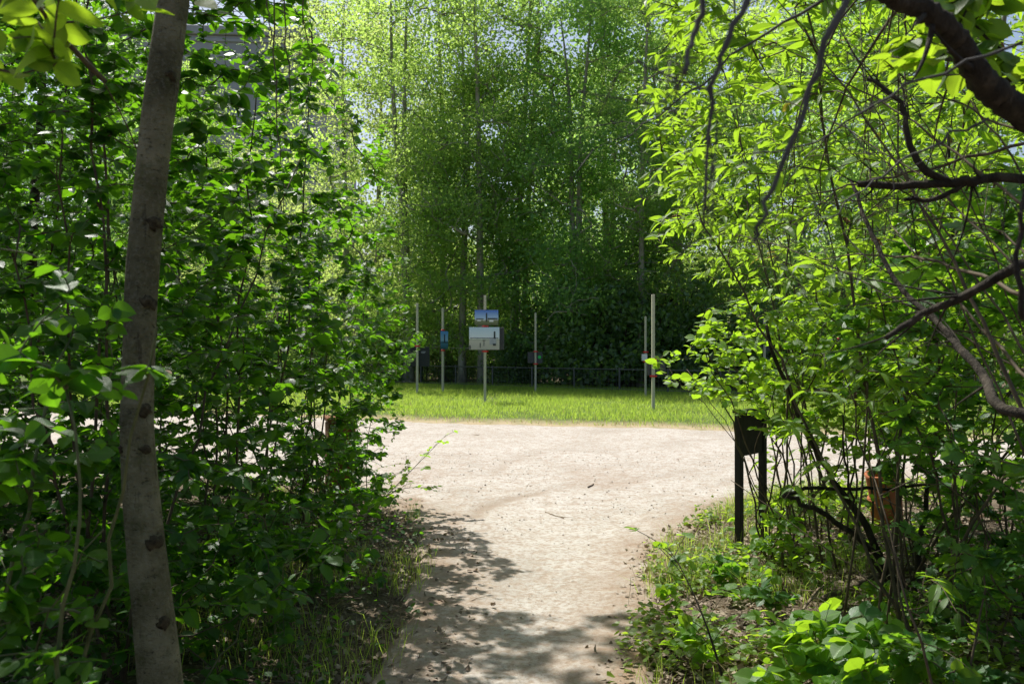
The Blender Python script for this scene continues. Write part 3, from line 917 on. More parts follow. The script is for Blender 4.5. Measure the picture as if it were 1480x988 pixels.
p = pole(640, 29.4, 2.87, 'timber pole with an upright blue photo board seen at a slant', 1.05, .065)
clamp(p, 2.13, .065); clamp(p, 1.46, .065)
o = board(p, 1.50, 2.10, -.22, .22, -.05, M['print_side'])
ink(o, [(.0, 1.86, .06, .26), (.0, 1.72, .40, .03)], M['ink_dark'], y, 'print_pattern')

p = pole(603, 28.4, 2.97, 'leftmost timber pole with a shade-darkened board lettered in white low behind it', .15, .075)
clamp(p, 1.60, .075)
o = board(p, .95, 1.58, -.22, .40, .06, dark=True)
ink(o, [(.20, 1.42, .14, .02), (.19, 1.38, .11, .016)], M['ink_grey'], .046, 'lettering')

p = pole(944, 21.3, 2.84, 'nearest thick timber pole with a plain grey board between two red clamps', .12, .07)
clamp(p, 1.28, .07); clamp(p, .88, .07)
o = board(p, .90, 1.27, -.12, .32, .06); o['label'] = 'plain grey board back'

p = pole(933, 26.8, 2.50, 'thin timber pole with a small white label left of the thick one', .05, .055)
clamp(p, 1.42, .055); 
MB().box((-.04, -.045, 1.26), (.17, .015, .20), bev=.003).build('white_label', M['white_label'], p)
clamp(p, 1.13, .055)
p = pole(1105, 27.0, 2.45, 'thin timber pole with a red clamp seen above the bright bramble leaves', .3, .06)
clamp(p, 1.95, .06); board(p, 1.45, 1.9, -.2, .25, .05)
p = pole(1212, 24.0, 2.9, 'timber pole glimpsed through the thicket right of the signboard', .4, .07)
clamp(p, 1.80, .07); clamp(p, 1.30, .07); board(p, 1.32, 1.76, -.3, .2, .06)
p = pole(1365, 22.0, 2.9, 'rightmost timber pole seen between bare stems with a pale label', .2, .06)
clamp(p, 1.48, .06); MB().box((.02, -.05, 1.33), (.2, .015, .22), bev=.003).build('pale_label', M['white_label'], p)

# low green panel and black box beyond the cross path, right
g = empty('green_panel', at(1288, 596, 23)[:2].tolist() + [0.0], .1, 'low green panel on short legs at the back of the meadow on the right', 'panel')
MB().box((0, 0, .30), (.85, .05, .40), bev=.01).build('panel', M['green_panel'], g)
for x in (-.36, .36): MB().box((x, 0, .06), (.05, .045, .16), bev=.005).build('leg', M['black_metal'], g)
g = empty('storage_box', (6.1, 14.4, .01), .3, 'small black box with a shiny grey lid on the edge of the cross path', 'box')
MB().box((0, 0, .10), (.40, .30, .20), bev=.03).build('body', M['plastic_black'], g)
MB().box((0, 0, .225), (.43, .33, .05), bev=.02, tilt=Vector((0, 0, 1)).rotation_difference(Vector((.06, -.10, 1)))).build('lid', M['plastic_grey'], g)

# ------------------------------------------------------------------ black signboard beside the path
sx, sy = at(1068, 806, 6.7)[:2]
ex, ey = at(1102, 752, 7.0)[:2]
g = empty('signboard', (sx, sy, 0), 0, 'black metal signboard on two posts seen nearly edge-on at the right of the path', 'sign')
dx, dy = ex - sx, ey - sy; ang = math.atan2(dy, dx); LL = math.hypot(dx, dy)
gz = float(ground_z(sx, sy))
for t in (0, 1):
    MB().box((dx * t, dy * t, .53), (.052, .052, 1.12), rz=ang, bev=.004).build('post', M['black_metal'], g)
MB().box((dx * .5, dy * .5, .93), (LL - .06, .028, .33), rz=ang, bev=.004).build('panel', M['black_metal'], g)
MB().box((dx * .5, dy * .5, 1.105), (LL + .08, .075, .02), rz=ang, bev=.004).build('cap_rail', M['black_metal'], g)

# rusty pipe in the right thicket, brown post in the left one
g = empty('terracotta_pipe', [3.20, 7.5, .02], 0, 'broken terracotta pipe leaning in the thicket right of the signboard', 'pipe')
g.rotation_euler = (R(4), R(-16), .4)
b = MB(); th = np.linspace(0, 2 * np.pi, 28, endpoint=False)
def ring(r, z): return np.stack([r * np.cos(th), r * np.sin(th), np.full(28, z)], -1)
prof = [(.085, -.05), (.12, .10), (.135, .28), (.137, .33), (.12, .335), (.118, .36), (.122, .52), (.126, .55), (.10, .55), (.10, .2), (.07, .0)]
V = np.concatenate([ring(r_, z_) for r_, z_ in prof]); j = np.arange(28)
b.add(V, [np.concatenate([np.stack([k * 28 + j, k * 28 + (j + 1) % 28, (k + 1) * 28 + (j + 1) % 28, (k + 1) * 28 + j], -1) for k in range(len(prof) - 1)])])
b.build('pipe', M['terracotta'], g, smooth=True)
q = at(492, 735, 8.9)
g = empty('wooden_post', (q[0], q[1], 0), .35, 'squat rust-brown wooden post overgrown by the left bushes', 'post')
MB().box((0, 0, .40), (.27, .27, .90), bev=.02).build('shaft', M['rust_wood'], g)
MB().box((0, 0, .875), (.30, .30, .05), bev=.012).build('cap', M['rust_wood'], g)

# ------------------------------------------------------------------ near-left pale trunk
d0 = 2.6
knots = [(248, 1300), (243, 1150), (236, 1030), (226, 920), (213, 800), (203, 700), (198, 600), (201, 500), (205, 400), (214, 300), (224, 200), (237, 100), (250, 0), (266, -120), (285, -260), (300, -420), (310, -600), (318, -800)]
rad_ = [.095, .082, .073, .068, .062, .058, .053, .051, .053, .053, .053, .054, .050, .046, .042, .036, .030, .022]
rad_ = list(np.array(rad_) * .91)
C = np.array([at(px, py, d0 + .16 * i / 17) for i, (px, py) in enumerate(knots)])
C[0, 2] = .0
ti = np.linspace(0, len(C) - 1, 90)
def cr(arr, t):
    arr = np.asarray(arr, float); i = np.clip(t.astype(int), 0, len(arr) - 2); f = (t - i)
    p0, p1, p2, p3 = arr[np.maximum(i - 1, 0)], arr[i], arr[i + 1], arr[np.minimum(i + 2, len(arr) - 1)]
    f = f[:, None] if arr.ndim > 1 else f
    return .5 * (2 * p1 + (p2 - p0) * f + (2 * p0 - 5 * p1 + 4 * p2 - p3) * f ** 2 + (3 * p1 - p0 - 3 * p2 + p3) * f ** 3)
TC, TR = cr(C, ti), cr(rad_, ti)
tree = empty('slender_tree', (C[0][0], C[0][1], 0), 0, 'slender pale-barked tree with dark knots leaning in the left foreground', 'tree')
off = np.array(tree.location)
b = MB(); ns = 22; ang_ = np.linspace(0, 2 * np.pi, ns, endpoint=False)
V = np.zeros((90, ns, 3))
for k in range(90):
    rr = TR[k] * (1 + .05 * (fbm(np.cos(ang_) * 1.5 + 3, np.sin(ang_) * 1.5 + k * .12, 5, 3) - .5) * 2)
    V[k] = TC[k] + np.stack([rr * np.cos(ang_), rr * np.sin(ang_), ang_ * 0], -1)
i_ = np.arange(89)[:, None] * ns; j = np.arange(ns)[None]
b.add(V - off, [np.stack([i_ + j, i_ + (j + 1) % ns, i_ + ns + (j + 1) % ns, i_ + ns + j], -1).reshape(-1, 4)])
b.build('trunk', M['bark_pale'], tree, smooth=True)
for (px, py, s) in ((238, 92, .014), (232, 310, .017), (222, 437, .018), (213, 582, .016), (222, 780, .020), (215, 645, .013), (176, 640, .012), (250, 905, .016)):
    q = at(px, py, 2.6); k = np.abs(TC[:, 2] - q[2]).argmin(); c = TC[k]
    out = q - c; out[1] = 0; out[2] = 0; out = out / (np.linalg.norm(out) + 1e-6)
    dirv = np.array([out[0] * .75, -.66, 0]); dirv /= np.linalg.norm(dirv)
    base = c + dirv * TR[k] * .9
    t_ = np.linspace(0, 1, 6)
    MB().tubes(base[None] + dirv[None] * (t_ * s * .9)[:, None] + np.array([0, 0, 1]) * (t_ * s * .3)[:, None] - off, s * np.array([1.35, 1.2, .9, .6, .4, .15]), 12, rough=.22)  .build('knot', M['knot'], tree, smooth=True)

sk = Skeleton(C[6])
sk.stem(TC[20:])
sk.stem(bez(at(197, 215, 2.62), at(172, 150, 2.55), at(125, 82, 2.3), 12))
sk.stem(bez(at(150, 116, 2.45), at(60, 30, 2.0), at(10, -60, 1.6), 12))
sk.stem(bez(TC[62], TC[62] + [.2, -.5, .35], TC[62] + [.25, -1.2, .25], 12))
T = unit(rng.normal(size=(430, 3))) * (rng.uniform(.1, 1, 430) ** .5)[:, None] * [2.1, 1.9, 1.6] + [-2.1, 3.8, 5.6]
Tn = np.array([at(rng.uniform(-60, 200), rng.uniform(-110, 120), rng.uniform(1.5, 2.3)) for _ in range(15)] + [at(282, 0, 1.6)])
sk.grow(np.concatenate([T, Tn]), updroop=.05)
n_st = 1
bb = MB(); r = sk.radii(.0022, .5)
for i, (pts, p_) in enumerate(sk.br):
    if i == 0: continue
    t_ = np.linspace(0, 1, len(pts)); r0_ = min(r[i], .015); bb.tubes(pts - off, r0_ * (1 - t_) + max(.0016, r0_ * .35) * t_, 6)
bb.build('branches', M['bark_twig'], tree, smooth=True)
for (px, y0, y1, d) in ((397, -80, 235, 2.9), (412, -60, 150, 3.0), (437, -60, 70, 3.0), (385, -40, 62, 2.8)):
    ps = np.array([at(px - 14, y0 - 120, d), at(px - 3, y0, d), at(px, (y0 + y1) / 2, d), at(px + 8, y1, d)]); t_ = np.linspace(0, 3, 16)
    MB().tubes(cr(ps, t_) - off + rng.normal(size=(16, 3)) * .004, np.linspace(.0035, .0018, 16), 6).build('hanging_twig', M['bark_twig'], tree, smooth=True)
lb = MB(); tw = [t - off for t in sk.twigs()]
near = [t for t in tw if (t[-1] + off)[2] < 3.0]; high = [t for t in tw if (t[-1] + off)[2] >= 3.0]
leafy(lb, near, 6, .070, OV5, span=.35, droop=.35)
leafy(lb, high, 12, .08, OV2, span=.45, droop=.3)
lb.build('crown', M['leaf_tree_near'], tree)


# ------------------------------------------------------------------ thickets
def left_limit(Y, Z):
    """how far the thicket reaches toward the path"""
    base = np.interp(Y, [1.2, 2, 3, 4, 6, 8, 10], [-.74, -.82, -.88, -.92, -.92, -.95, -1.3])
    return base + .30 * (fbm(np.asarray(Y) * .9 + 3, np.asarray(Z) * 1.4, 90, 3) - .5) + .16 * np.exp(-((np.asarray(Z) - 1.6) / .35) ** 2) * (np.asarray(Y) > 4.5)


def right_limit(Y, Z):
    hi = np.interp(Y, [2, 3.2, 4, 6, 8], [.72, .62, .56, .95, 1.35])
    lo = np.interp(Y, [2, 3.2, 4, 6, 7.5, 9], [.75, .9, 1.15, 1.75, 2.05, 2.5])
    f = smooth(1.9, 2.4, Z)
    return lo * (1 - f) + hi * f + .35 * (fbm(np.asarray(Y) * .9 + 13, np.asarray(Z) * 1.3, 95, 3) - .5)


def shrub(base, targets,  nstem, leafm, barkm, tpl, per, lsize, label, cat='shrub', group=None, name='shrub', rtip=.0018, keep=None, span=.4, spread=.5, bare=0, rmax=.022, **kw):
    bx, by = base; bz = float(ground_z(bx, by))
    root = empty(name, (bx, by, bz), 0, label, cat, group)
    off = np.array([bx, by, bz]); sk = Skeleton(off)
    far_t = targets[np.argsort(-np.linalg.norm(targets - off, axis=1))]
    pick = far_t[:max(nstem * 5, len(far_t) // 2)]
    for i in range(nstem):
        q = pick[rng.integers(len(pick))]
        p0 = off + np.array([rng.normal() * .10, rng.normal() * .10, -.03])
        c = p0 + (q - p0) * [.42, .42, .58] + rng.normal(size=3) * .16
        pts = bez(p0, c, q, 14); pts[1:-1] += rng.normal(size=(12, 3)) * .016
        sk.stem(pts)
    sk.grow(targets, updroop=.14, zw=1.9)
    mb = MB()
    sk.br = [(p - off, q) for p, q in sk.br]
    sk.mesh(rtip, .46, 5, 7, mb, rmax)
    if bare:                                             # leafless old wood
        P = []
        for _ in range(bare):
            q = targets[rng.integers(len(targets))] - off; q = q * [1.0, 1.0, .8] + [-.9 * rng.uniform(), 0, 0]; p0 = rng.normal(size=3) * [.15, .15, 0]
            P.append(bez(p0, q * [.35, .35, .6] + rng.normal(size=3) * .2, q + rng.normal(size=3) * .25, 10))
        if keep is not None: P = [p_ for p_ in P if keep(p_ + off - [.1, 0, 0]).all()] or [np.linspace([0, 0, 0], [.1, .1, .5], 10)]
        P = np.array(P); bare = len(P); r0 = rng.uniform(.003, .008, bare); t_ = np.linspace(0, 1, 10)
        P[:, 1:-1] += rng.normal(size=P[:, 1:-1].shape) * .014
        mb.tubes(P, r0[:, None] * (1 - .7 * t_), 6)
        Q = []
        for p_ in P:
            for _ in range(6):
                i = rng.integers(4, 10); s_ = p_[i]; dd = rng.normal(size=3) * .20 + [.04 if bx > 0 else -.04, 0, .05]
                Q.append(bez(s_, s_ + dd * .5 + rng.normal(size=3) * .03, s_ + dd, 5))
        if keep is not None: Q = [q_ for q_ in Q if keep(q_ + off - [.1, 0, 0]).all()] or Q[:1]
        Q = np.array(Q); mb.tubes(Q, np.full(len(Q), .0022)[:, None] * (1 - .6 * np.linspace(0, 1, 5)), 4)
    mb.build('stems', barkm, root, smooth=True)
    lb = MB()
    kp = None if keep is None else (lambda P: keep(P + off))
    leafy(lb, sk.twigs(), per, lsize, tpl, kp, span, **kw)
    lb.build('foliage', leafm, root)
    return root, sk


def region(n, fn, lo, hi):
    lo, hi = np.array(lo), np.array(hi); out = []
    while len(out) < n:
        P = rng.uniform(lo, hi, (n * 2, 3)); P = P[fn(P) > rng.uniform(size=len(P))]; out += list(P)
    return np.array(out[:n])


def voronoi(T, bases):
    B = np.array(bases); d = np.linalg.norm(T[:, None, :2] - B[None], axis=2) + rng.normal(size=(len(T), len(B))) * .15
    return d.argmin(1)


# --- left thicket: broad-leaved shrubs behind the pale trunk
def left_density(P):
    X, Y, Z = P.T
    px = CX + X / Y * F; py = HY - (Z - EYE) / Y * F
    d = np.where(X < left_limit(Y, Z) - .05, 1.0, 0.0)
    d *= .25 + .75 * smooth(.35, .6, fbm(X * 1.1 + Y * .5, Z * 1.2 + Y * .7, 51, 3))
    d *= np.where((Z > .45) & (Z < 1.15) & (Y > 5.5), .9, 1.0)          # stemmy lower storey
    top = np.interp(X, [-5, -3, -2.2, -1.0], [5.2, 4.9, 4.5, 3.8])
    d *= smooth(0, .9, top - Z) * .9 + .1 * (Z < top)
    d *= np.where((Z > 2.9) & (X > -3.0) & (Y > 5), .26, 1.0)
    d *= 1 + 1.3 * (X > left_limit(Y, Z) - .55) * (Z > .5)
    return d
LG = 'broad-leaved shrubs of the left thicket'
lb_ = [(-1.75, 3.9), (-2.6, 4.4), (-1.7, 5.4), (-3.2, 5.6), (-1.75, 6.8), (-2.9, 7.2), (-4.3, 6.9), (-1.8, 8.2)]
ll_ = ['shaded broad-leaved shrub just behind the pale trunk', 'dense dark shrub left of the pale trunk',
       'broad-leaved shrub reaching to the path edge right of the pale trunk', 'tall dark shrub deep in the left thicket behind the trunk',
       'sunlit-edged shrub bulging over the left side of the path', 'tall shrub in the middle of the left thicket below the grey building',
       'dark shrub at the back left corner of the left thicket', 'bright-tipped shrub at the far end of the left thicket by the brown post']
T = region(6600, left_density, (-5.2, 3.2, .2), (-.6, 9.0, 5.2))
vi = voronoi(T, lb_)
keepL = lambda P: P[:, 0] < left_limit(P[:, 1], P[:, 2]) + .06
for k, bs in enumerate(lb_):
    t = T[vi == k]
    if len(t) < 5: continue
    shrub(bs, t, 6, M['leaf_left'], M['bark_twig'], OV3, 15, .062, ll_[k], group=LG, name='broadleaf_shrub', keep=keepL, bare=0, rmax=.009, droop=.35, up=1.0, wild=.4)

# two close shrubs at the left frame edge, in front of the trunk
def near_left(P):
    X, Y, Z = P.T
    px = CX + X / Y * F; py = HY - (Z - EYE) / Y * F
    lim = np.interp(py, [380, 460, 530, 610, 700, 900, 1100], [110, 235, 245, 175, 170, 150, 190])
    return np.where((px < lim) & (X < left_limit(Y, Z) + .1) & (px > -260) & (py > 330), smooth(300, 560, py) * (.3 + .7 * smooth(.4, .6, fbm(X * 2, Z * 2 + Y, 17, 2))), 0)
T = region(210, near_left, (-2.2, 1.75, .25), (-.7, 2.5, 1.95))
nb = [(-1.25, 1.95), (-1.65, 2.3)]; vi = voronoi(T, nb)
for k, lab in enumerate(['large-leaved shrub closest to the viewer at the left frame edge', 'large-leaved shrub between the closest shrub and the pale trunk']):
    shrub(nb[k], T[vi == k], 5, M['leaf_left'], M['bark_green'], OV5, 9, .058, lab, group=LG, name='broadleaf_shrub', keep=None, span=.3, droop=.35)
# low sprays between trunk and path
def low_left(P):
    X, Y, Z = P.T
    return np.where((X < left_limit(Y, Z) + .12) & (Z < .95 - .12 * (Y - 3.2)), .3 + .7 * smooth(.4, .6, fbm(X * 2.2, Z * 2 + Y, 27, 2)), 0)
T = region(330, low_left, (-2.4, 3.0, .06), (-.6, 6.2, .95))
nb = [(-1.45, 3.4), (-1.25, 4.3), (-1.2, 5.4)]; vi = voronoi(T, nb)
for k, lab in enumerate(['low leafy spray at the foot of the pale trunk', 'low broad-leaved shoots on the left verge in front of the litter', 'low shoots at the left path edge beside the leaf litter']):
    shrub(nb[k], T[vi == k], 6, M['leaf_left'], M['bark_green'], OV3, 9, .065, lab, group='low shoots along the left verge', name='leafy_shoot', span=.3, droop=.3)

# fine-twigged small-leaved shrubs around the brown post, further along the left verge
def fine_left(P):
    X, Y, Z = P.T
    return np.where((X < -.95 + .25 * (fbm(Y * 1.5, Z * 2, 5, 2) - .5) - .35 * (Z > 1.0)) & (Z < 1.35), smooth(.3, .55, fbm(X * 2, Z * 2 + Y, 37, 2)) + .2, 0)
T = region(420, fine_left, (-3.4, 6.6, .08), (-.7, 9.6, 1.4))
nb = [(-1.5, 7.4), (-1.75, 9.0), (-2.7, 8.4)]; vi = voronoi(T, nb)
for k, lab in enumerate(['twiggy small-leaved bush in front of the brown post', 'twiggy small-leaved bush beside and behind the brown post', 'twiggy bush left of the brown post with pale path behind']):
    shrub(nb[k], T[vi == k], 10, M['leaf_small'], M['bark_twig'], OV2, 14, .034, lab, group='twiggy bushes round the brown post', name='twiggy_bush', span=.35, bare=14)

# arching bramble shoot over the path from the left bushes
def shoot(name, base, tip, label, leafm, barkm, tpl, n, size, group=None, r=.006, ctrl=None, triple=True, cat='plant', lift=.4, sidelen=.10):
    bx, by = base[:2]; bz = float(ground_z(bx, by)); off = np.array([bx, by, bz])
    root = empty(name, off, 0, label, cat, group)
    p0 = np.array([0, 0, -.02]); p1 = np.asarray(tip) - off
    c = p0 + (p1 - p0) * [.35, .35, .6] + [0, 0, lift * np.linalg.norm(p1) * .5] if ctrl is None else np.asarray(ctrl) - off
    st = bez(p0, c, p1, 16); mb = MB(); mb.tubes(st, r * (1 - .75 * np.linspace(0, 1, 16)), 7)
    tw = []
    for i in range(n):
        s = .22 + .78 * (i + .5) / n; f = s * 15; k = min(int(f), 14); pp = st[k] + (st[k + 1] - st[k]) * (f - k)
        tg = unit(st[k + 1] - st[k]); sd = unit(np.cross(tg, [0, 0, 1.0])) * (1 if i % 2 else -1)
        q = pp + (sd * .8 + tg * .6 + np.array([0, 0, .25]) + rng.normal(size=3) * .25) * sidelen * rng.uniform(.6, 1.3)
        tw.append(bez(pp, (pp + q) / 2 + [0, 0, .01], q, 5))
    mb.tubes(np.array(tw), np.full((n, 5), .0016), 4)
    mb.build('stem', barkm, root, smooth=True)
    lb = MB(); P = np.array([t[-1] for t in tw] + [st[-1]]); D = np.array([unit(t[-1] - t[0]) for t in tw] + [unit(st[-1] - st[-2])]) + [0, 0, -.2]
    N = np.array([0, 0, 1.0]) + rng.normal(size=P.shape) * .35; rnd = rng.uniform(size=len(P)); sz = size * rng.uniform(.75, 1.25, len(P)); sz[-1] *= .7
    put_leaves(lb, P, D, N, sz, tpl, rnd, rng.uniform(.5, 1.6, len(P)))
    if triple:
        for sg in (1, -1):
            put_leaves(lb, P, unit(D) * .3 + sg * unit(np.cross(N, D)), N + rng.normal(size=N.shape) * .2, sz * .85, tpl, rnd, rng.uniform(.5, 1.6, len(P)))
    lb.build('foliage', leafm, root)
    return root


shoot('bramble_shoot', (-1.35, 8.2), at(645, 628, 8.6), 'arching bramble shoot reaching over the left path edge', M['leaf_bramble'], M['bark_green'], OVR, 16, .065, r=.007, ctrl=at(560, 715, 8.5), cat='bramble')
shoot('bramble_shoot', (-1.3, 8.0), at(628, 708, 8.3), 'low bramble shoot with browned leaves just above the left path edge', M['leaf_small'], M['bark_twig'], OVR, 12, .06, r=.005, ctrl=at(560, 690, 8.2), cat='bramble')
shoot('bramble_shoot', (-1.4, 8.6), at(582, 596, 9.0), 'drooping thin bramble shoot above the brown post', M['leaf_small'], M['bark_twig'], OVR, 14, .05, r=.005, ctrl=at(520, 540, 9.0), cat='bramble')

# --- right thicket: arching narrow-leaved shrubs, brambles, lobed-leaf shrubs
def butterfly_density(P):
    X, Y, Z = P.T
    d = np.where(X > right_limit(Y, Z) + .05, 1.0, 0)
    d *= .08 + .92 * smooth(.42, .58, fbm(X * 1.2 + Y * .4, Z * 1.3 + Y * .6, 151, 3))
    d *= smooth(1.0, 2.0, Z) * .7 + .3
    d = d * np.where((Z < 1.1) & (X > 1.4) & (X < 3.5) & (Y > 3.9) & (Y < 7.5), .07, 1)
    return d * (Z < 4.3) * smooth(0, .6, 4.4 - Z)
RG = 'arching narrow-leaved shrubs of the right thicket'
rb_ = [(1.75, 4.2), (2.3, 5.3), (2.6, 6.8), (3.4, 6.0), (3.9, 7.6), (1.9, 6.0)]
rl_ = ['narrow-leaved shrub nearest on the right with dead flower spikes', 'arching narrow-leaved shrub with a fan of thick stems right of the signboard',
       'narrow-leaved shrub rising behind the signboard', 'narrow-leaved shrub deep in the right thicket above the terracotta pipe',
       'narrow-leaved shrub at the far right back of the thicket', 'narrow-leaved shrub overhanging the signboard from above']
T = region(2050, butterfly_density, (.4, 3.2, .5), (5.2, 8.6, 4.4))
keepR = lambda P: P[:, 0] > right_limit(P[:, 1], P[:, 2]) - .04
vi = voronoi(T, rb_); right_sk = []
for k, bs in enumerate(rb_):
    t = T[vi == k]
    root, sk = shrub(bs, t, 4, M['leaf_lance'], M['bark_twig'], LAN, 12, .088, rl_[k], group=RG, name='narrow_leaved_shrub', keep=keepR, bare=4, span=.4, rmax=.009, droop=.2, szvar=.36)
    right_sk.append((root, sk))
    tips = [tw_ for tw_ in sk.twigs()]
    for s_ in range(4):
        tw_ = tips[rng.integers(len(tips))]; tip = tw_[-1]; dd = unit(tw_[-1] - tw_[-2]) * .7 + np.array([rng.normal() * .3, rng.normal() * .3, rng.uniform(-.6, .3)])
        dd = unit(dd); t_ = np.linspace(0, 1, 14); ln = rng.uniform(.09, .15)
        MB().tubes(tip[None] + dd[None] * (t_ * ln)[:, None] + np.array([0, 0, -.02]) * (t_ ** 2)[:, None], .012 * np.sin(np.pi * (.12 + .85 * t_)) * (1 + .25 * rng.normal(size=14)) + .001, 7, rough=.3).build('flower_spike', M['spike'], root)

# bright brambles in front of and beside the signboard
def bramble_density(P):
    X, Y, Z = P.T
    lim = np.interp(Z, [.0, .35, .9, 1.10, 1.24, 1.5, 1.9], [1.3, 1.65, 2.15, 1.75, 1.18, 1.10, 1.5]) * (Y / 6.3) + .25 * (fbm(Y * 2, Z * 2, 61, 2) - .5)
    return np.where((X > lim), .25 + .75 * smooth(.36, .58, fbm(X * 1.7, Z * 1.7 + Y, 67, 2)), 0) * (Z < 1.95) * np.where((X > 1.9) & (Z < 1.0), .25, 1) * np.where((Z > 1.0) & (X < 1.9), 1.0, .6)
T = region(760, bramble_density, (.8, 5.0, .1), (3.4, 7.6, 1.95))
nb = [(1.85, 6.1), (2.3, 7.0), (2.7, 5.9)]; vi = voronoi(T, nb)
for k, lab in enumerate(['bright green bramble hanging over the front post of the signboard', 'bright green bramble behind the signboard panel', 'bramble tangled round the thick stems right of the signboard']):
    shrub(nb[k], T[vi == k], 8, M['leaf_bramble'], M['bark_twig'], OVR, 9, .058, lab, group='brambles around the signboard', name='bramble_bush', cat='bramble', span=.35, bare=0, rmax=.008, triple=False)

# darker lobed-leaf shrubs, lower right
def lobed_density(P):
    X, Y, Z = P.T
    px = CX + X / Y * F; py = HY - (Z - EYE) / Y * F
    return np.where((px > np.interp(py, [300, 450, 600, 750, 900, 1000], [1330, 1190, 1230, 1330, 1300, 1180])) & (py < 1150), .25 + .75 * smooth(.38, .58, fbm(X * 1.6, Z * 1.6 + Y, 77, 2)), 0)
T = region(820, lobed_density, (1.2, 2.9, .12), (3.6, 5.6, 2.3))
nb = [(1.75, 3.3), (2.2, 4.1), (2.8, 4.8)]; vi = voronoi(T, nb)
for k, lab in enumerate(['dark lobed-leaf shrub in the near right corner', 'dark lobed-leaf shrub right of the bare stems', 'lobed-leaf shrub at the right frame edge behind the near one']):
    shrub(nb[k], T[vi == k], 4, M['leaf_lobed'], M['bark_twig'], LOB, 12, .058, lab, group='lobed-leaf shrubs at the right', name='lobed_leaf_shrub', keep=(lambda P: P[:, 0] > 1.05), span=.3, bare=4, rmax=.008)

# single stems that stand out on the right: each belongs to the fan-stemmed shrub
root = right_sk[1][0]; off = np.array(root.location); mb = MB()
def stem_px(pts, r0, r1, n=22):
    A = np.array([at(*p_) for p_ in pts]); t_ = np.linspace(0, len(A) - 1, n); P = cr(A, t_) + rng.normal(size=(n, 3)) * .006
    mb.tubes(P - off, np.linspace(r0, r1, n), 8)
stem_px([(1300, 862, 5.3), (1250, 760, 5.3), (1200, 690, 5.3), (1150, 590, 5.3), (1105, 470, 5.2)], .026, .010)
stem_px([(1310, 868, 5.3), (1255, 790, 5.25), (1185, 740, 5.2), (1132, 715, 5.2)], .020, .013)
stem_px([(1132, 715, 5.2), (1170, 706, 5.3), (1290, 705, 5.4), (1400, 690, 5.5)], .013, .008)
stem_px([(1320, 870, 5.3), (1330, 780, 5.4), (1350, 640, 5.5), (1375, 420, 5.6), (1370, 180, 5.6)], .020, .008)
stem_px([(1300, 865, 5.3), (1255, 800, 5.2), (1230, 720, 5.1), (1215, 600, 5.0)], .012, .005)
mb.build('old_stem', M['bark_dark'], root, smooth=True)

# --- overhanging tree: limb and hanging twigs, trunk just outside the frame on the right
ot = empty('overhanging_tree', (1.75, 1.7, 0), 0, 'dark-limbed tree leaning in from the right with bare hanging twigs overhead', 'tree')
off = np.array(ot.location); mb = MB()
def limb(pts, r0, r1, n=26, sides=10, jit=.0022, forks=7):
    A = np.array(pts, float); t_ = np.linspace(0, len(A) - 1, n); P = cr(A, t_); P[1:-1] += rng.normal(size=(n - 2, 3)) * jit
    mb.tubes(P - off, np.linspace(r0, r1, n), sides, rough=.07)
    for _ in range(forks if sides > 8 else 3):
        i = int(rng.integers(n // 3, n - 1)); rr = r0 + (r1 - r0) * i / n; dd = unit(P[i] - P[i - 1]) * rng.uniform(.10, .25) + rng.normal(size=3) * .11
        dd = dd * min(1.0, P[i][1] / 2.5) * (1 if sides > 8 else .6)
        q = bez(P[i], P[i] + dd * .5 + rng.normal(size=3) * .02, P[i] + dd, 7); mb.tubes(q - off, np.linspace(max(.0014, rr * .35), .0008, 7), 5)
        e = q[4] + unit(dd) * .06 + rng.normal(size=3) * .05; mb.tubes(np.array([q[4], (q[4] + e) / 2, e]) - off, np.array([.0012, .001, .0007]), 4)
limb([(1.75, 1.7, -.05), (1.72, 1.75, .6), (1.66, 1.9, 1.3), (1.72, 2.0, 2.2), (1.85, 2.0, 3.4), (1.8, 2.1, 4.6)], .085, .03)
mb.build('trunk', M['bark_dark'], ot, smooth=True); mb = MB()
limb([(1.70, 1.95, 1.75), at(1500, 175, 1.95), at(1425, 120, 1.9), at(1385, 60, 1.85), at(1345, 20, 1.8), at(1270, -15, 1.75), at(1150, -60, 1.7), at(900, -170, 1.8)], .036, .010, 80, 16)
limb([(1.68, 1.9, 1.45), at(1480, 600, 2.1), at(1420, 540, 2.3), at(1360, 470, 2.5), at(1290, 400, 2.7), at(1230, 260, 2.9)], .016, .005)
limb([(1.72, 1.9, 1.9), at(1480, 258, 2.3), at(1400, 262, 2.3), at(1310, 268, 2.3), at(1240, 266, 2.3)], .014, .009)
limb([at(1400, 262, 2.3), at(1360, 285, 2.3), at(1308, 288, 2.3)], .007, .005, 12)
limb([at(1370, 262, 2.3), at(1330, 240, 2.3), at(1310, 190, 2.32), at(1304, 150, 2.35), at(1255, 112, 2.4)], .011, .005, 18)
limb([at(1480, 380, 1.9), at(1400, 425, 2.0), at(1330, 455, 2.1), at(1280, 488, 2.1)], .012, .006, 18)
limb([at(1500, 400, 1.6), at(1478, 460, 1.5), at(1476, 330, 1.5), at(1500, 180, 1.6)], .0055, .004, 18)
mb.build('limb', M['bark_dark'], ot, smooth=True); mb = MB()
mb = MB(); limb([at(1030, -60, 1.05), at(1012, 20, 1.05), at(998, 70, 1.05), at(990, 108, 1.05)], 0.0042, 0.0028, 14, 8, .002); mb.build('hanging_twig', M['bark_grey'], ot, smooth=True)
mb = MB(); limb([at(1110, -60, 1.1), at(1070, 20, 1.1), at(1040, 90, 1.1), at(1028, 140, 1.1), at(1020, 230, 1.1), at(1017, 330, 1.12)], 0.0045, 0.0019, 22, 8, .002); mb.build('hanging_twig', M['bark_grey'], ot, smooth=True)
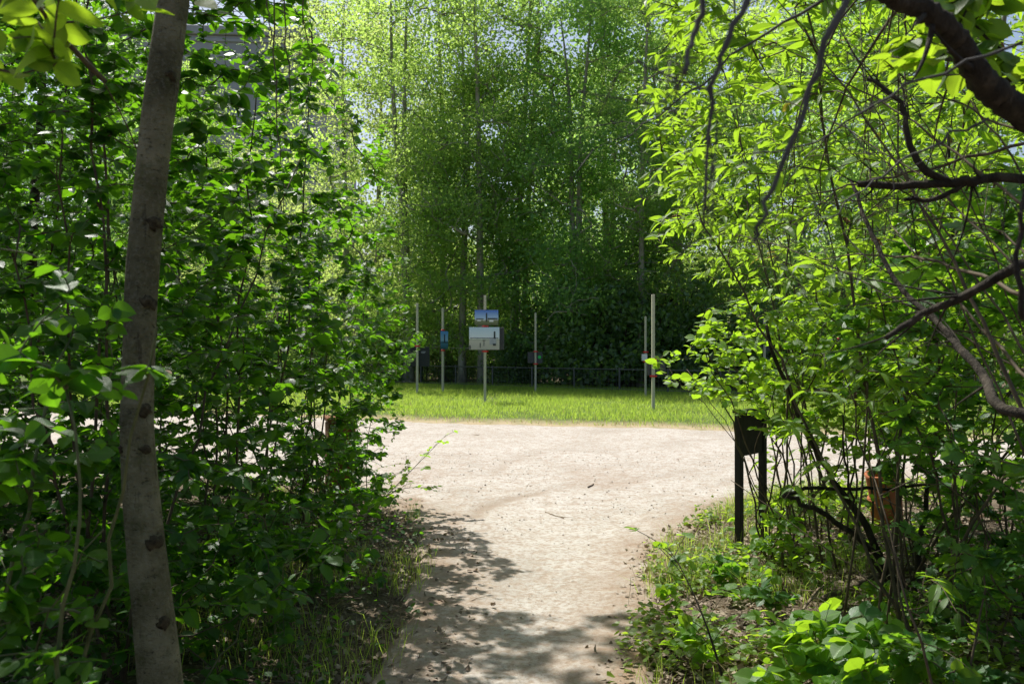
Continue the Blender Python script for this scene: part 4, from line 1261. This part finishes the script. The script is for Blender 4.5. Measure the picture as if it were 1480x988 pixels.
mb = MB(); limb([at(1029, 130, 1.1), at(1000, 122, 1.12), at(960, 105, 1.15), at(920, 85, 1.18)], 0.0026, 0.0014, 14, 6, .002); mb.build('hanging_twig', M['bark_grey'], ot, smooth=True)
mb = MB(); limb([at(1260, -60, 1.1), at(1205, 30, 1.1), at(1178, 110, 1.1), at(1150, 190, 1.1), at(1110, 290, 1.1), at(1090, 348, 1.1)], 0.0053, 0.0025, 22, 8, .002); mb.build('hanging_twig', M['bark_grey'], ot, smooth=True)
mb = MB(); limb([at(1480, 60, 1.5), at(1300, 130, 1.6), at(1170, 205, 1.7), at(1060, 220, 1.8)], 0.0031, 0.0012, 20, 6, .004); mb.build('hanging_twig', M['bark_grey'], ot, smooth=True)
mb = MB(); limb([at(1430, 170, 1.9), at(1280, 250, 1.9), at(1180, 330, 1.9)], 0.0031, 0.0012, 20, 6, .004); mb.build('hanging_twig', M['bark_grey'], ot, smooth=True)
mb = MB(); limb([at(1290, -40, 1.7), at(1150, 20, 1.9), at(1000, 130, 2.1), at(890, 210, 2.2)], 0.0043, 0.0012, 20, 6, .004); mb.build('hanging_twig', M['bark_grey'], ot, smooth=True)
for k in range(22):
    da, db = rng.uniform(2.0, 2.8), rng.uniform(2.6, 4.2)
    A = at(rng.uniform(1480, 1560), rng.uniform(150, 700), da); B = at(rng.uniform(1060, 1330), rng.uniform(-60, 520), db)
    if k % 3 == 0: A = at(rng.uniform(1250, 1450), rng.uniform(-160, -60), da)
    P = bez(A, (A + B) / 2 + rng.normal(size=3) * .12 + [0, 0, .10], B, 18); P[1:-1] += rng.normal(size=(16, 3)) * .004; mb = MB(); r_ = rng.uniform(.003, .007)
    mb.tubes(P - off, np.linspace(r_, .0014, 18), 6)
    for _ in range(4):
        i = rng.integers(6, 17); dd = unit(P[i] - P[i - 1]) * .22 + rng.normal(size=3) * .12
        mb.tubes(bez(P[i], P[i] + dd * .5, P[i] + dd, 6) - off, np.linspace(.0018, .0009, 6), 5)
    mb.build('bare_twig', M['bark_twig'], ot, smooth=True)
sk = Skeleton((1.8, 2.0, 3.0)); sk.stem(np.array([(1.8, 2.0, 3.0), (1.8, 2.1, 4.0), (1.8, 2.1, 4.6), (1.75, 2.1, 5.0)]))
Tt = unit(rng.normal(size=(150, 3))) * (rng.uniform(.2, 1, 150) ** .5)[:, None] * [1.5, 1.3, 1.0] + [1.7, 2.4, 4.6]
Tt = np.concatenate([Tt, np.array([at(rng.uniform(1280, 1500), rng.uniform(-60, 120), rng.uniform(1.9, 2.6)) for _ in range(26)])])
sk.grow(Tt); sk.br = [(p_ - off, q_) for p_, q_ in sk.br]; sk.mesh(.002, .46, 5, 7).build('branches', M['bark_dark'], ot, smooth=True)
lb = MB(); leafy(lb, sk.twigs(), 10, .075, OV3, span=.4, droop=.25); lb.build('crown', M['leaf_tree_near'], ot)

# --- tall tree inside the left thicket whose crown spreads above the frame
tt = empty('thicket_tree', (-4.6, 8.6, 0), 0, 'taller tree inside the left thicket whose crown shades the path', 'tree')
off = np.array(tt.location); sk = Skeleton(off)
sk.stem(np.array([off + [.05 * math.sin(z * 2), .05 * math.cos(z), z] for z in np.linspace(-.05, 7.6, 14)]))
Tt = unit(rng.normal(size=(620, 3))) * (rng.uniform(.1, 1, 620) ** .5)[:, None] * [2.3, 3.8, 1.5] + [-5.1, 7.6, 6.9]
Tu = unit(rng.normal(size=(120, 3))) * (rng.uniform(.1, 1, 120) ** .5)[:, None] * [1.35, .75, .6] + [-2.15, 8.2, 6.8]
Tt = np.concatenate([Tt, Tu])
sk.grow(Tt); sk.br = [(p_ - off, q_) for p_, q_ in sk.br]
sk.mesh(.003, .46, 5, 8, rmax=.07).build('trunk', M['bark_dark'], tt, smooth=True)
lb = MB(); leafy(lb, sk.twigs(), 12, .075, OV2, span=.5, droop=.25); lb.build('crown', M['leaf_left'], tt)

# --- young plants in the near right verge
VG = 'young brambles and weeds on the right verge'
shoot('bramble_shoot', at(1052, 1010, 3.95)[:2], at(965, 790, 4.3), 'long dark-stemmed bramble shoot leaning toward the path on the near right verge', M['leaf_bramble'], M['bark_dark'], OVR, 13, .060, VG, .007, lift=.1, cat='bramble', sidelen=.12)
nearp = [(1150, 1010, 3.5, .45, 'big-leaved bramble at the bottom edge right of the long shoot'), (1235, 985, 3.6, .5, 'big-leaved bramble in front of the fallen mossy branch'),
         (1000, 985, 4.2, .28, 'low bright bramble at the bottom of the verge beside the path'), (1300, 1000, 3.3, .5, 'broad-leaved bramble in the bottom right corner group'),
         (1120, 900, 4.9, .22, 'small bright bramble in the middle of the sunny verge'), (960, 880, 5.2, .22, 'small lime-green weed at the path edge below the long shoot'),
         (1290, 870, 4.7, .3, 'pale upright seedling in front of the fan of stems'), (1050, 850, 5.6, .2, 'small bright bramble in front of the signboard posts'),
         (1180, 960, 3.9, .40, 'bramble with grey-green leaves between the two big-leaved ones')]
for i, (px, py, d, h, lab) in enumerate(nearp):
    bx, by = at(px, py, d)[:2]; bz = float(ground_z(bx, by)); T = np.array([[bx, by, bz]]) + unit(rng.normal(size=(14, 3))) * rng.uniform(.3, 1, (14, 1)) * [h * .7, h * .6, h * .5] + [0, 0, h * .6]
    T[:, 2] = np.maximum(T[:, 2], bz + .05)
    shrub((bx, by), T, 4, M['leaf_bramble'] if i % 3 != 1 else M['leaf_lobed'], M['bark_green'], OVR, 5, .088 if h > .35 else .060, lab, cat='bramble', group=VG, name='young_bramble', span=.12, triple=True, petiole=.3, rtip=.0013)

# fallen branch and sticks
SG = 'dead sticks lying on the ground'
def stick(pts, r0, r1, label, name='stick', mat='dead_wood', forks=2):
    A = np.array(pts, float); o = A.mean(0); o[2] = 0; n = 20
    P = cr(A, np.linspace(0, len(A) - 1, n)) + rng.normal(size=(n, 3)) * r0 * .25; m2 = MB(); m2.tubes(P - o, np.linspace(r0, r1, n), 8, rough=.06)
    for _ in range(forks):
        i = rng.integers(5, 17); dd = unit(P[i + 1] - P[i]) * .12 + rng.normal(size=3) * [.08, .08, .02]
        m2.tubes(bez(P[i], P[i] + dd * .5, P[i] + dd, 6) - o, np.linspace(r1 * .9, r1 * .3, 6), 5)
    ob = m2.build(name, M[mat], None, smooth=True); ob.location = o
    return tag(ob, label, 'stick', SG)
def gp(px, py, dz=.0):
    Y = F * EYE / (py - HY); X = (px - CX) / F * Y
    return np.array([X, Y, float(ground_z(X, Y)) * (1 if not (path_left(Y) < X < path_right(Y)) else 0) + dz])
stick([gp(1190, 905, .05), gp(1260, 880, .07), gp(1330, 862, .08), gp(1420, 850, .06)], .024, .014, 'thick fallen mossy branch under the fan of stems', 'fallen_branch', 'bark_twig', 3)
stick([gp(1080, 872, .02), gp(1105, 905, .03), gp(1130, 945, .02)], .010, .006, 'pale dead stick in the sunny litter of the right verge')
stick([gp(1150, 930, .05), gp(1185, 900, .10), gp(1215, 872, .06)], .008, .005, 'brown dead stick propped beside the fallen branch')
stick([gp(850, 705, .012), gp(858, 701, .014)], .008, .006, 'short dark stick lying on the path', forks=0, mat='bark_dark')
stick([gp(788, 741, .012), gp(802, 746, .012), gp(815, 750, .012)], .006, .004, 'thin pale twig lying in the middle of the path', forks=1)

# ------------------------------------------------------------------ uncountable ground matter
def scatter(n, lo, hi, fn):
    out = []
    while len(out) < n:
        P = rng.uniform(lo, hi, (n * 2, 2)); P = P[fn(P[:, 0], P[:, 1]) > rng.uniform(size=len(P))]; out += list(P)
    return np.array(out[:n])


def outside(X, Y): return np.maximum(path_left(Y) - X, X - path_right(Y))
# meadow grass
def gd(X, Y):
    e = Y - turf_edge(X)
    return np.where((e > -.1) & (np.abs(X) < .66 * Y) & (Y < fence_y(X) + 2), np.clip(.15 + e * .7, 0, 1) * (.45 + .55 * smooth(.3, .55, fbm(X * 1.2, Y * 1.2, 110, 3))), 0)
XY = scatter(150000, (-16, 14), (19, 36), gd); e = XY[:, 1] - turf_edge(XY[:, 0])
rnd = np.clip(rng.uniform(0, .97, len(XY)) * .8 + .2 * fbm(XY[:, 0] * .6, XY[:, 1] * .6, 113), 0, .965); drym = rng.uniform(size=len(XY)) < .55 * smooth(1.3, .1, e) + .03
rnd[drym] = 1.0
h = rng.uniform(.07, .20, len(XY)) * (.45 + .55 * smooth(0, 1.5, e)) * (.7 + .6 * fbm(XY[:, 0] * .8, XY[:, 1] * .8, 117))
b = MB(); put_blades(b, np.column_stack([XY, np.full(len(XY), .03)]), h, rng.uniform(.007, .016, len(XY)), rng.uniform(.1, .7, len(XY)), rnd)
tag(b.build('meadow_grass', M['grass']), 'bright green meadow grass between path and fence', 'grass', kind='stuff')
# verge grass, both sides
def vg(X, Y):
    o = outside(X, Y)
    return np.where((o > -.05) & (o < 1.6) & (Y < 11), smooth(.45, .62, fbm(X * 1.7, Y * 1.7, 120, 3)) * np.where(X < 0, .55 * (Y > 4) , 1.0), 0)
XY = scatter(5200, (-3, 3.6), (4.2, 11), vg); z = ground_z(XY[:, 0], XY[:, 1])
b = MB(); put_blades(b, np.column_stack([XY, z - .01]), rng.uniform(.06, .26, len(XY)), rng.uniform(.003, .006, len(XY)), rng.uniform(.2, .8, len(XY)), rng.uniform(0, 1, len(XY)))
XY = scatter(2600, (-3, 3.6), (4.2, 11), vg); z = ground_z(XY[:, 0], XY[:, 1])
put_blades(b, np.column_stack([XY, z - .01]), rng.uniform(.06, .3, len(XY)), rng.uniform(.002, .004, len(XY)), rng.uniform(.3, 1.1, len(XY)), rng.uniform(0, 1, len(XY)), 1)
tag(b.build('verge_grass', [M['grass'], M['dry_grass']]), 'thin green and straw-coloured grass along the path verges', 'grass', kind='stuff')
# weeds hugging the sunny right verge
def wg(X, Y):
    o = X - path_right(Y)
    return np.where((o > -.08) & (o < 2.4) & (Y > 3.2), smooth(.40, .60, fbm(X * 1.5 + 4, Y * 1.5, 130, 3)) * smooth(2.6, .3, o), 0)
XY = scatter(1350, (.3, 3.2), (4.6, 9.5), wg); z = ground_z(XY[:, 0], XY[:, 1]); n = len(XY)
b = MB(); hh = rng.uniform(.02, .20, n) ** 1.0
for k in range(5):
    P = np.column_stack([XY, z + hh * (.5 + .14 * k)]); P[:, :2] += rng.normal(size=(n, 2)) * .03
    put_leaves(b, P, np.column_stack([rng.normal(size=(n, 2)), np.full(n, -.1)]), np.array([0, 0, 1.0]) + rng.normal(size=(n, 3)) * .35, rng.uniform(.022, .055, n), OVR if k % 2 else OV3, rng.uniform(size=n), rng.uniform(.3, 1.6, n))
tag(b.build('verge_weeds', M['groundcover']), 'low lime-green weeds covering the sunny right verge', 'weeds', kind='stuff')
def wl(X, Y):
    o = path_left(Y) - X
    return np.where((o > -.02) & (o < 2.2) & (Y > 3.0), smooth(.48, .62, fbm(X * 1.5 + 4, Y * 1.5, 137, 3)), 0)
XY = scatter(500, (-3.4, 3.0), (-.5, 9.5), wl); z = ground_z(XY[:, 0], XY[:, 1]); n = len(XY)
b = MB(); hh = rng.uniform(.02, .22, n)
for k in range(5):
    P = np.column_stack([XY, z + hh * (.5 + .14 * k)]); P[:, :2] += rng.normal(size=(n, 2)) * .04
    put_leaves(b, P, np.column_stack([rng.normal(size=(n, 2)), np.full(n, -.1)]), np.array([0, 0, 1.0]) + rng.normal(size=(n, 3)) * .35, rng.uniform(.02, .05, n), OVR, rng.uniform(size=n), rng.uniform(.3, 1.6, n))
tag(b.build('shade_weeds', M['leaf_left']), 'dark weeds on the shaded ground of the left verge', 'weeds', kind='stuff')
# leaf litter
def lg_(X, Y):
    o = outside(X, Y)
    m = np.where(X < -.1, .55, .30)
    return np.where((o > -m) & (Y > 2.5), smooth(-m, .15, o) * (.35 + .65 * smooth(.35, .6, fbm(X * 2, Y * 2, 140, 3))), 0) * smooth(10, 7, Y)
XY = scatter(26000, (-3.4, 2.6), (4.5, 10), lg_); XR = scatter(10000, (.5, 4.2), (3.2, 9.5), lg_); XY = np.concatenate([XY, XR]); n = len(XY)
z = np.where(outside(XY[:, 0], XY[:, 1]) > 0, ground_z(XY[:, 0], XY[:, 1]), .006) + rng.uniform(.004, .022, n)
b = MB(); put_leaves(b, np.column_stack([XY, z]), np.column_stack([rng.normal(size=(n, 2)), rng.normal(size=n) * .25]), np.array([0, 0, 1.0]) + rng.normal(size=(n, 3)) * .35, rng.uniform(.018, .050, n), OV2, rng.uniform(size=n), rng.uniform(-3, 3, n))
tag(b.build('leaf_litter', M['litter']), 'dry brown leaf litter under the thickets on both verges', 'leaf litter', kind='stuff')
m_ = 2600
XY = scatter(m_, (-4.5, 2.8), (4.5, 9.5), lg_); z = np.maximum(ground_z(XY[:, 0], XY[:, 1]), .004) + .012
an = rng.uniform(0, 6.28, m_); ln = rng.uniform(.04, .18, m_); dv = np.column_stack([np.cos(an), np.sin(an), rng.normal(size=m_) * .12]) * ln[:, None]
c0 = np.column_stack([XY, z]); P = np.stack([c0 - dv / 2, c0 + rng.normal(size=(m_, 3)) * [.008, .008, .004], c0 + dv / 2], 1)
b = MB(); b.tubes(P, rng.uniform(.001, .0032, m_)[:, None] * np.array([1, .9, .5]), 5)
tag(b.build('twig_litter', M['dead_wood']), 'fine dead twigs scattered through the leaf litter', 'twig litter', kind='stuff')
# pebbles and crumbs on the path
def pd(X, Y):
    o = -outside(X, Y); return np.where((o > 0) & (Y < turf_edge(X)), .25 + .75 * smooth(.6, 0, o), 0) * (.3 + .7 * smooth(.4, .65, fbm(X * 1.4, Y * 1.4, 150, 3)))
XY = scatter(5200, (-3, 3.6), (4, 13.5), pd); n = len(XY); s = .0025 + .010 * rng.uniform(size=n) ** 6
O = np.array([(1, 0, 0), (-1, 0, 0), (0, 1, 0), (0, -1, 0), (0, 0, 1), (0, 0, -1)], float)
V = np.column_stack([XY, .010 + s * .2])[:, None] + O[None] * s[:, None, None] * rng.uniform(.6, 1.3, (n, 6, 1)) * [1, 1, .7]
f = np.array([(0, 2, 4), (2, 1, 4), (1, 3, 4), (3, 0, 4), (2, 0, 5), (1, 2, 5), (3, 1, 5), (0, 3, 5)])
b = MB(); b.add(V, [(f[None] + (np.arange(n) * 6)[:, None, None]).reshape(-1, 3)]); tag(b.build('path_pebbles', M['pebble']), 'small pebbles and crumbs scattered on the sandy path', 'pebbles', kind='stuff')

# ------------------------------------------------------------------ light, sky, camera
w = bpy.data.worlds.new('World'); scene.world = w; w.use_nodes = True
nt = w.node_tree; nt.nodes.clear()
sky = nt.nodes.new('ShaderNodeTexSky'); sky.sky_type = 'NISHITA'; sky.sun_disc = False
sky.sun_elevation = R(SUN_EL); sky.sun_rotation = R(-SUN_AZ); sky.air_density = 1.0; sky.dust_density = 2.8; sky.ozone_density = 1.0
bg = nt.nodes.new('ShaderNodeBackground'); bg.inputs['Strength'].default_value = .10
wo = nt.nodes.new('ShaderNodeOutputWorld'); nt.links.new(sky.outputs[0], bg.inputs[0]); nt.links.new(bg.outputs[0], wo.inputs[0])
sl = bpy.data.lights.new('Sun', 'SUN'); sl.energy = 5.0; sl.angle = R(.53); sl.color = (1.0, .965, .90)
so = bpy.data.objects.new('Sun', sl); COL.objects.link(so)
sd = Vector((-math.sin(R(SUN_AZ)) * math.cos(R(SUN_EL)), math.cos(R(SUN_AZ)) * math.cos(R(SUN_EL)), math.sin(R(SUN_EL))))
so.rotation_euler = sd.to_track_quat('Z', 'Y').to_euler(); so.location = (-20, 30, 50)

cam = bpy.data.cameras.new('Camera'); co = bpy.data.objects.new('Camera', cam); COL.objects.link(co)
cam.sensor_width = 36; cam.lens = F / 1480 * 36; cam.clip_start = .05; cam.clip_end = 2000
co.location = (0, 0, EYE); co.rotation_euler = (R(90) + math.atan((HY - 494) / F), 0, 0)
cam.dof.use_dof = True; cam.dof.focus_distance = 7.0; cam.dof.aperture_fstop = 6.3
scene.camera = co

scene.view_settings.view_transform = 'Standard'; scene.view_settings.look = 'None'
scene.view_settings.exposure = 0.5; scene.view_settings.gamma = 1.0
c = scene.cycles
c.max_bounces = 8; c.diffuse_bounces = 5; c.glossy_bounces = 2; c.transmission_bounces = 6; c.transparent_max_bounces = 6
c.sample_clamp_indirect = 6.0; c.use_denoising = True; c.caustics_reflective = False; c.caustics_refractive = False
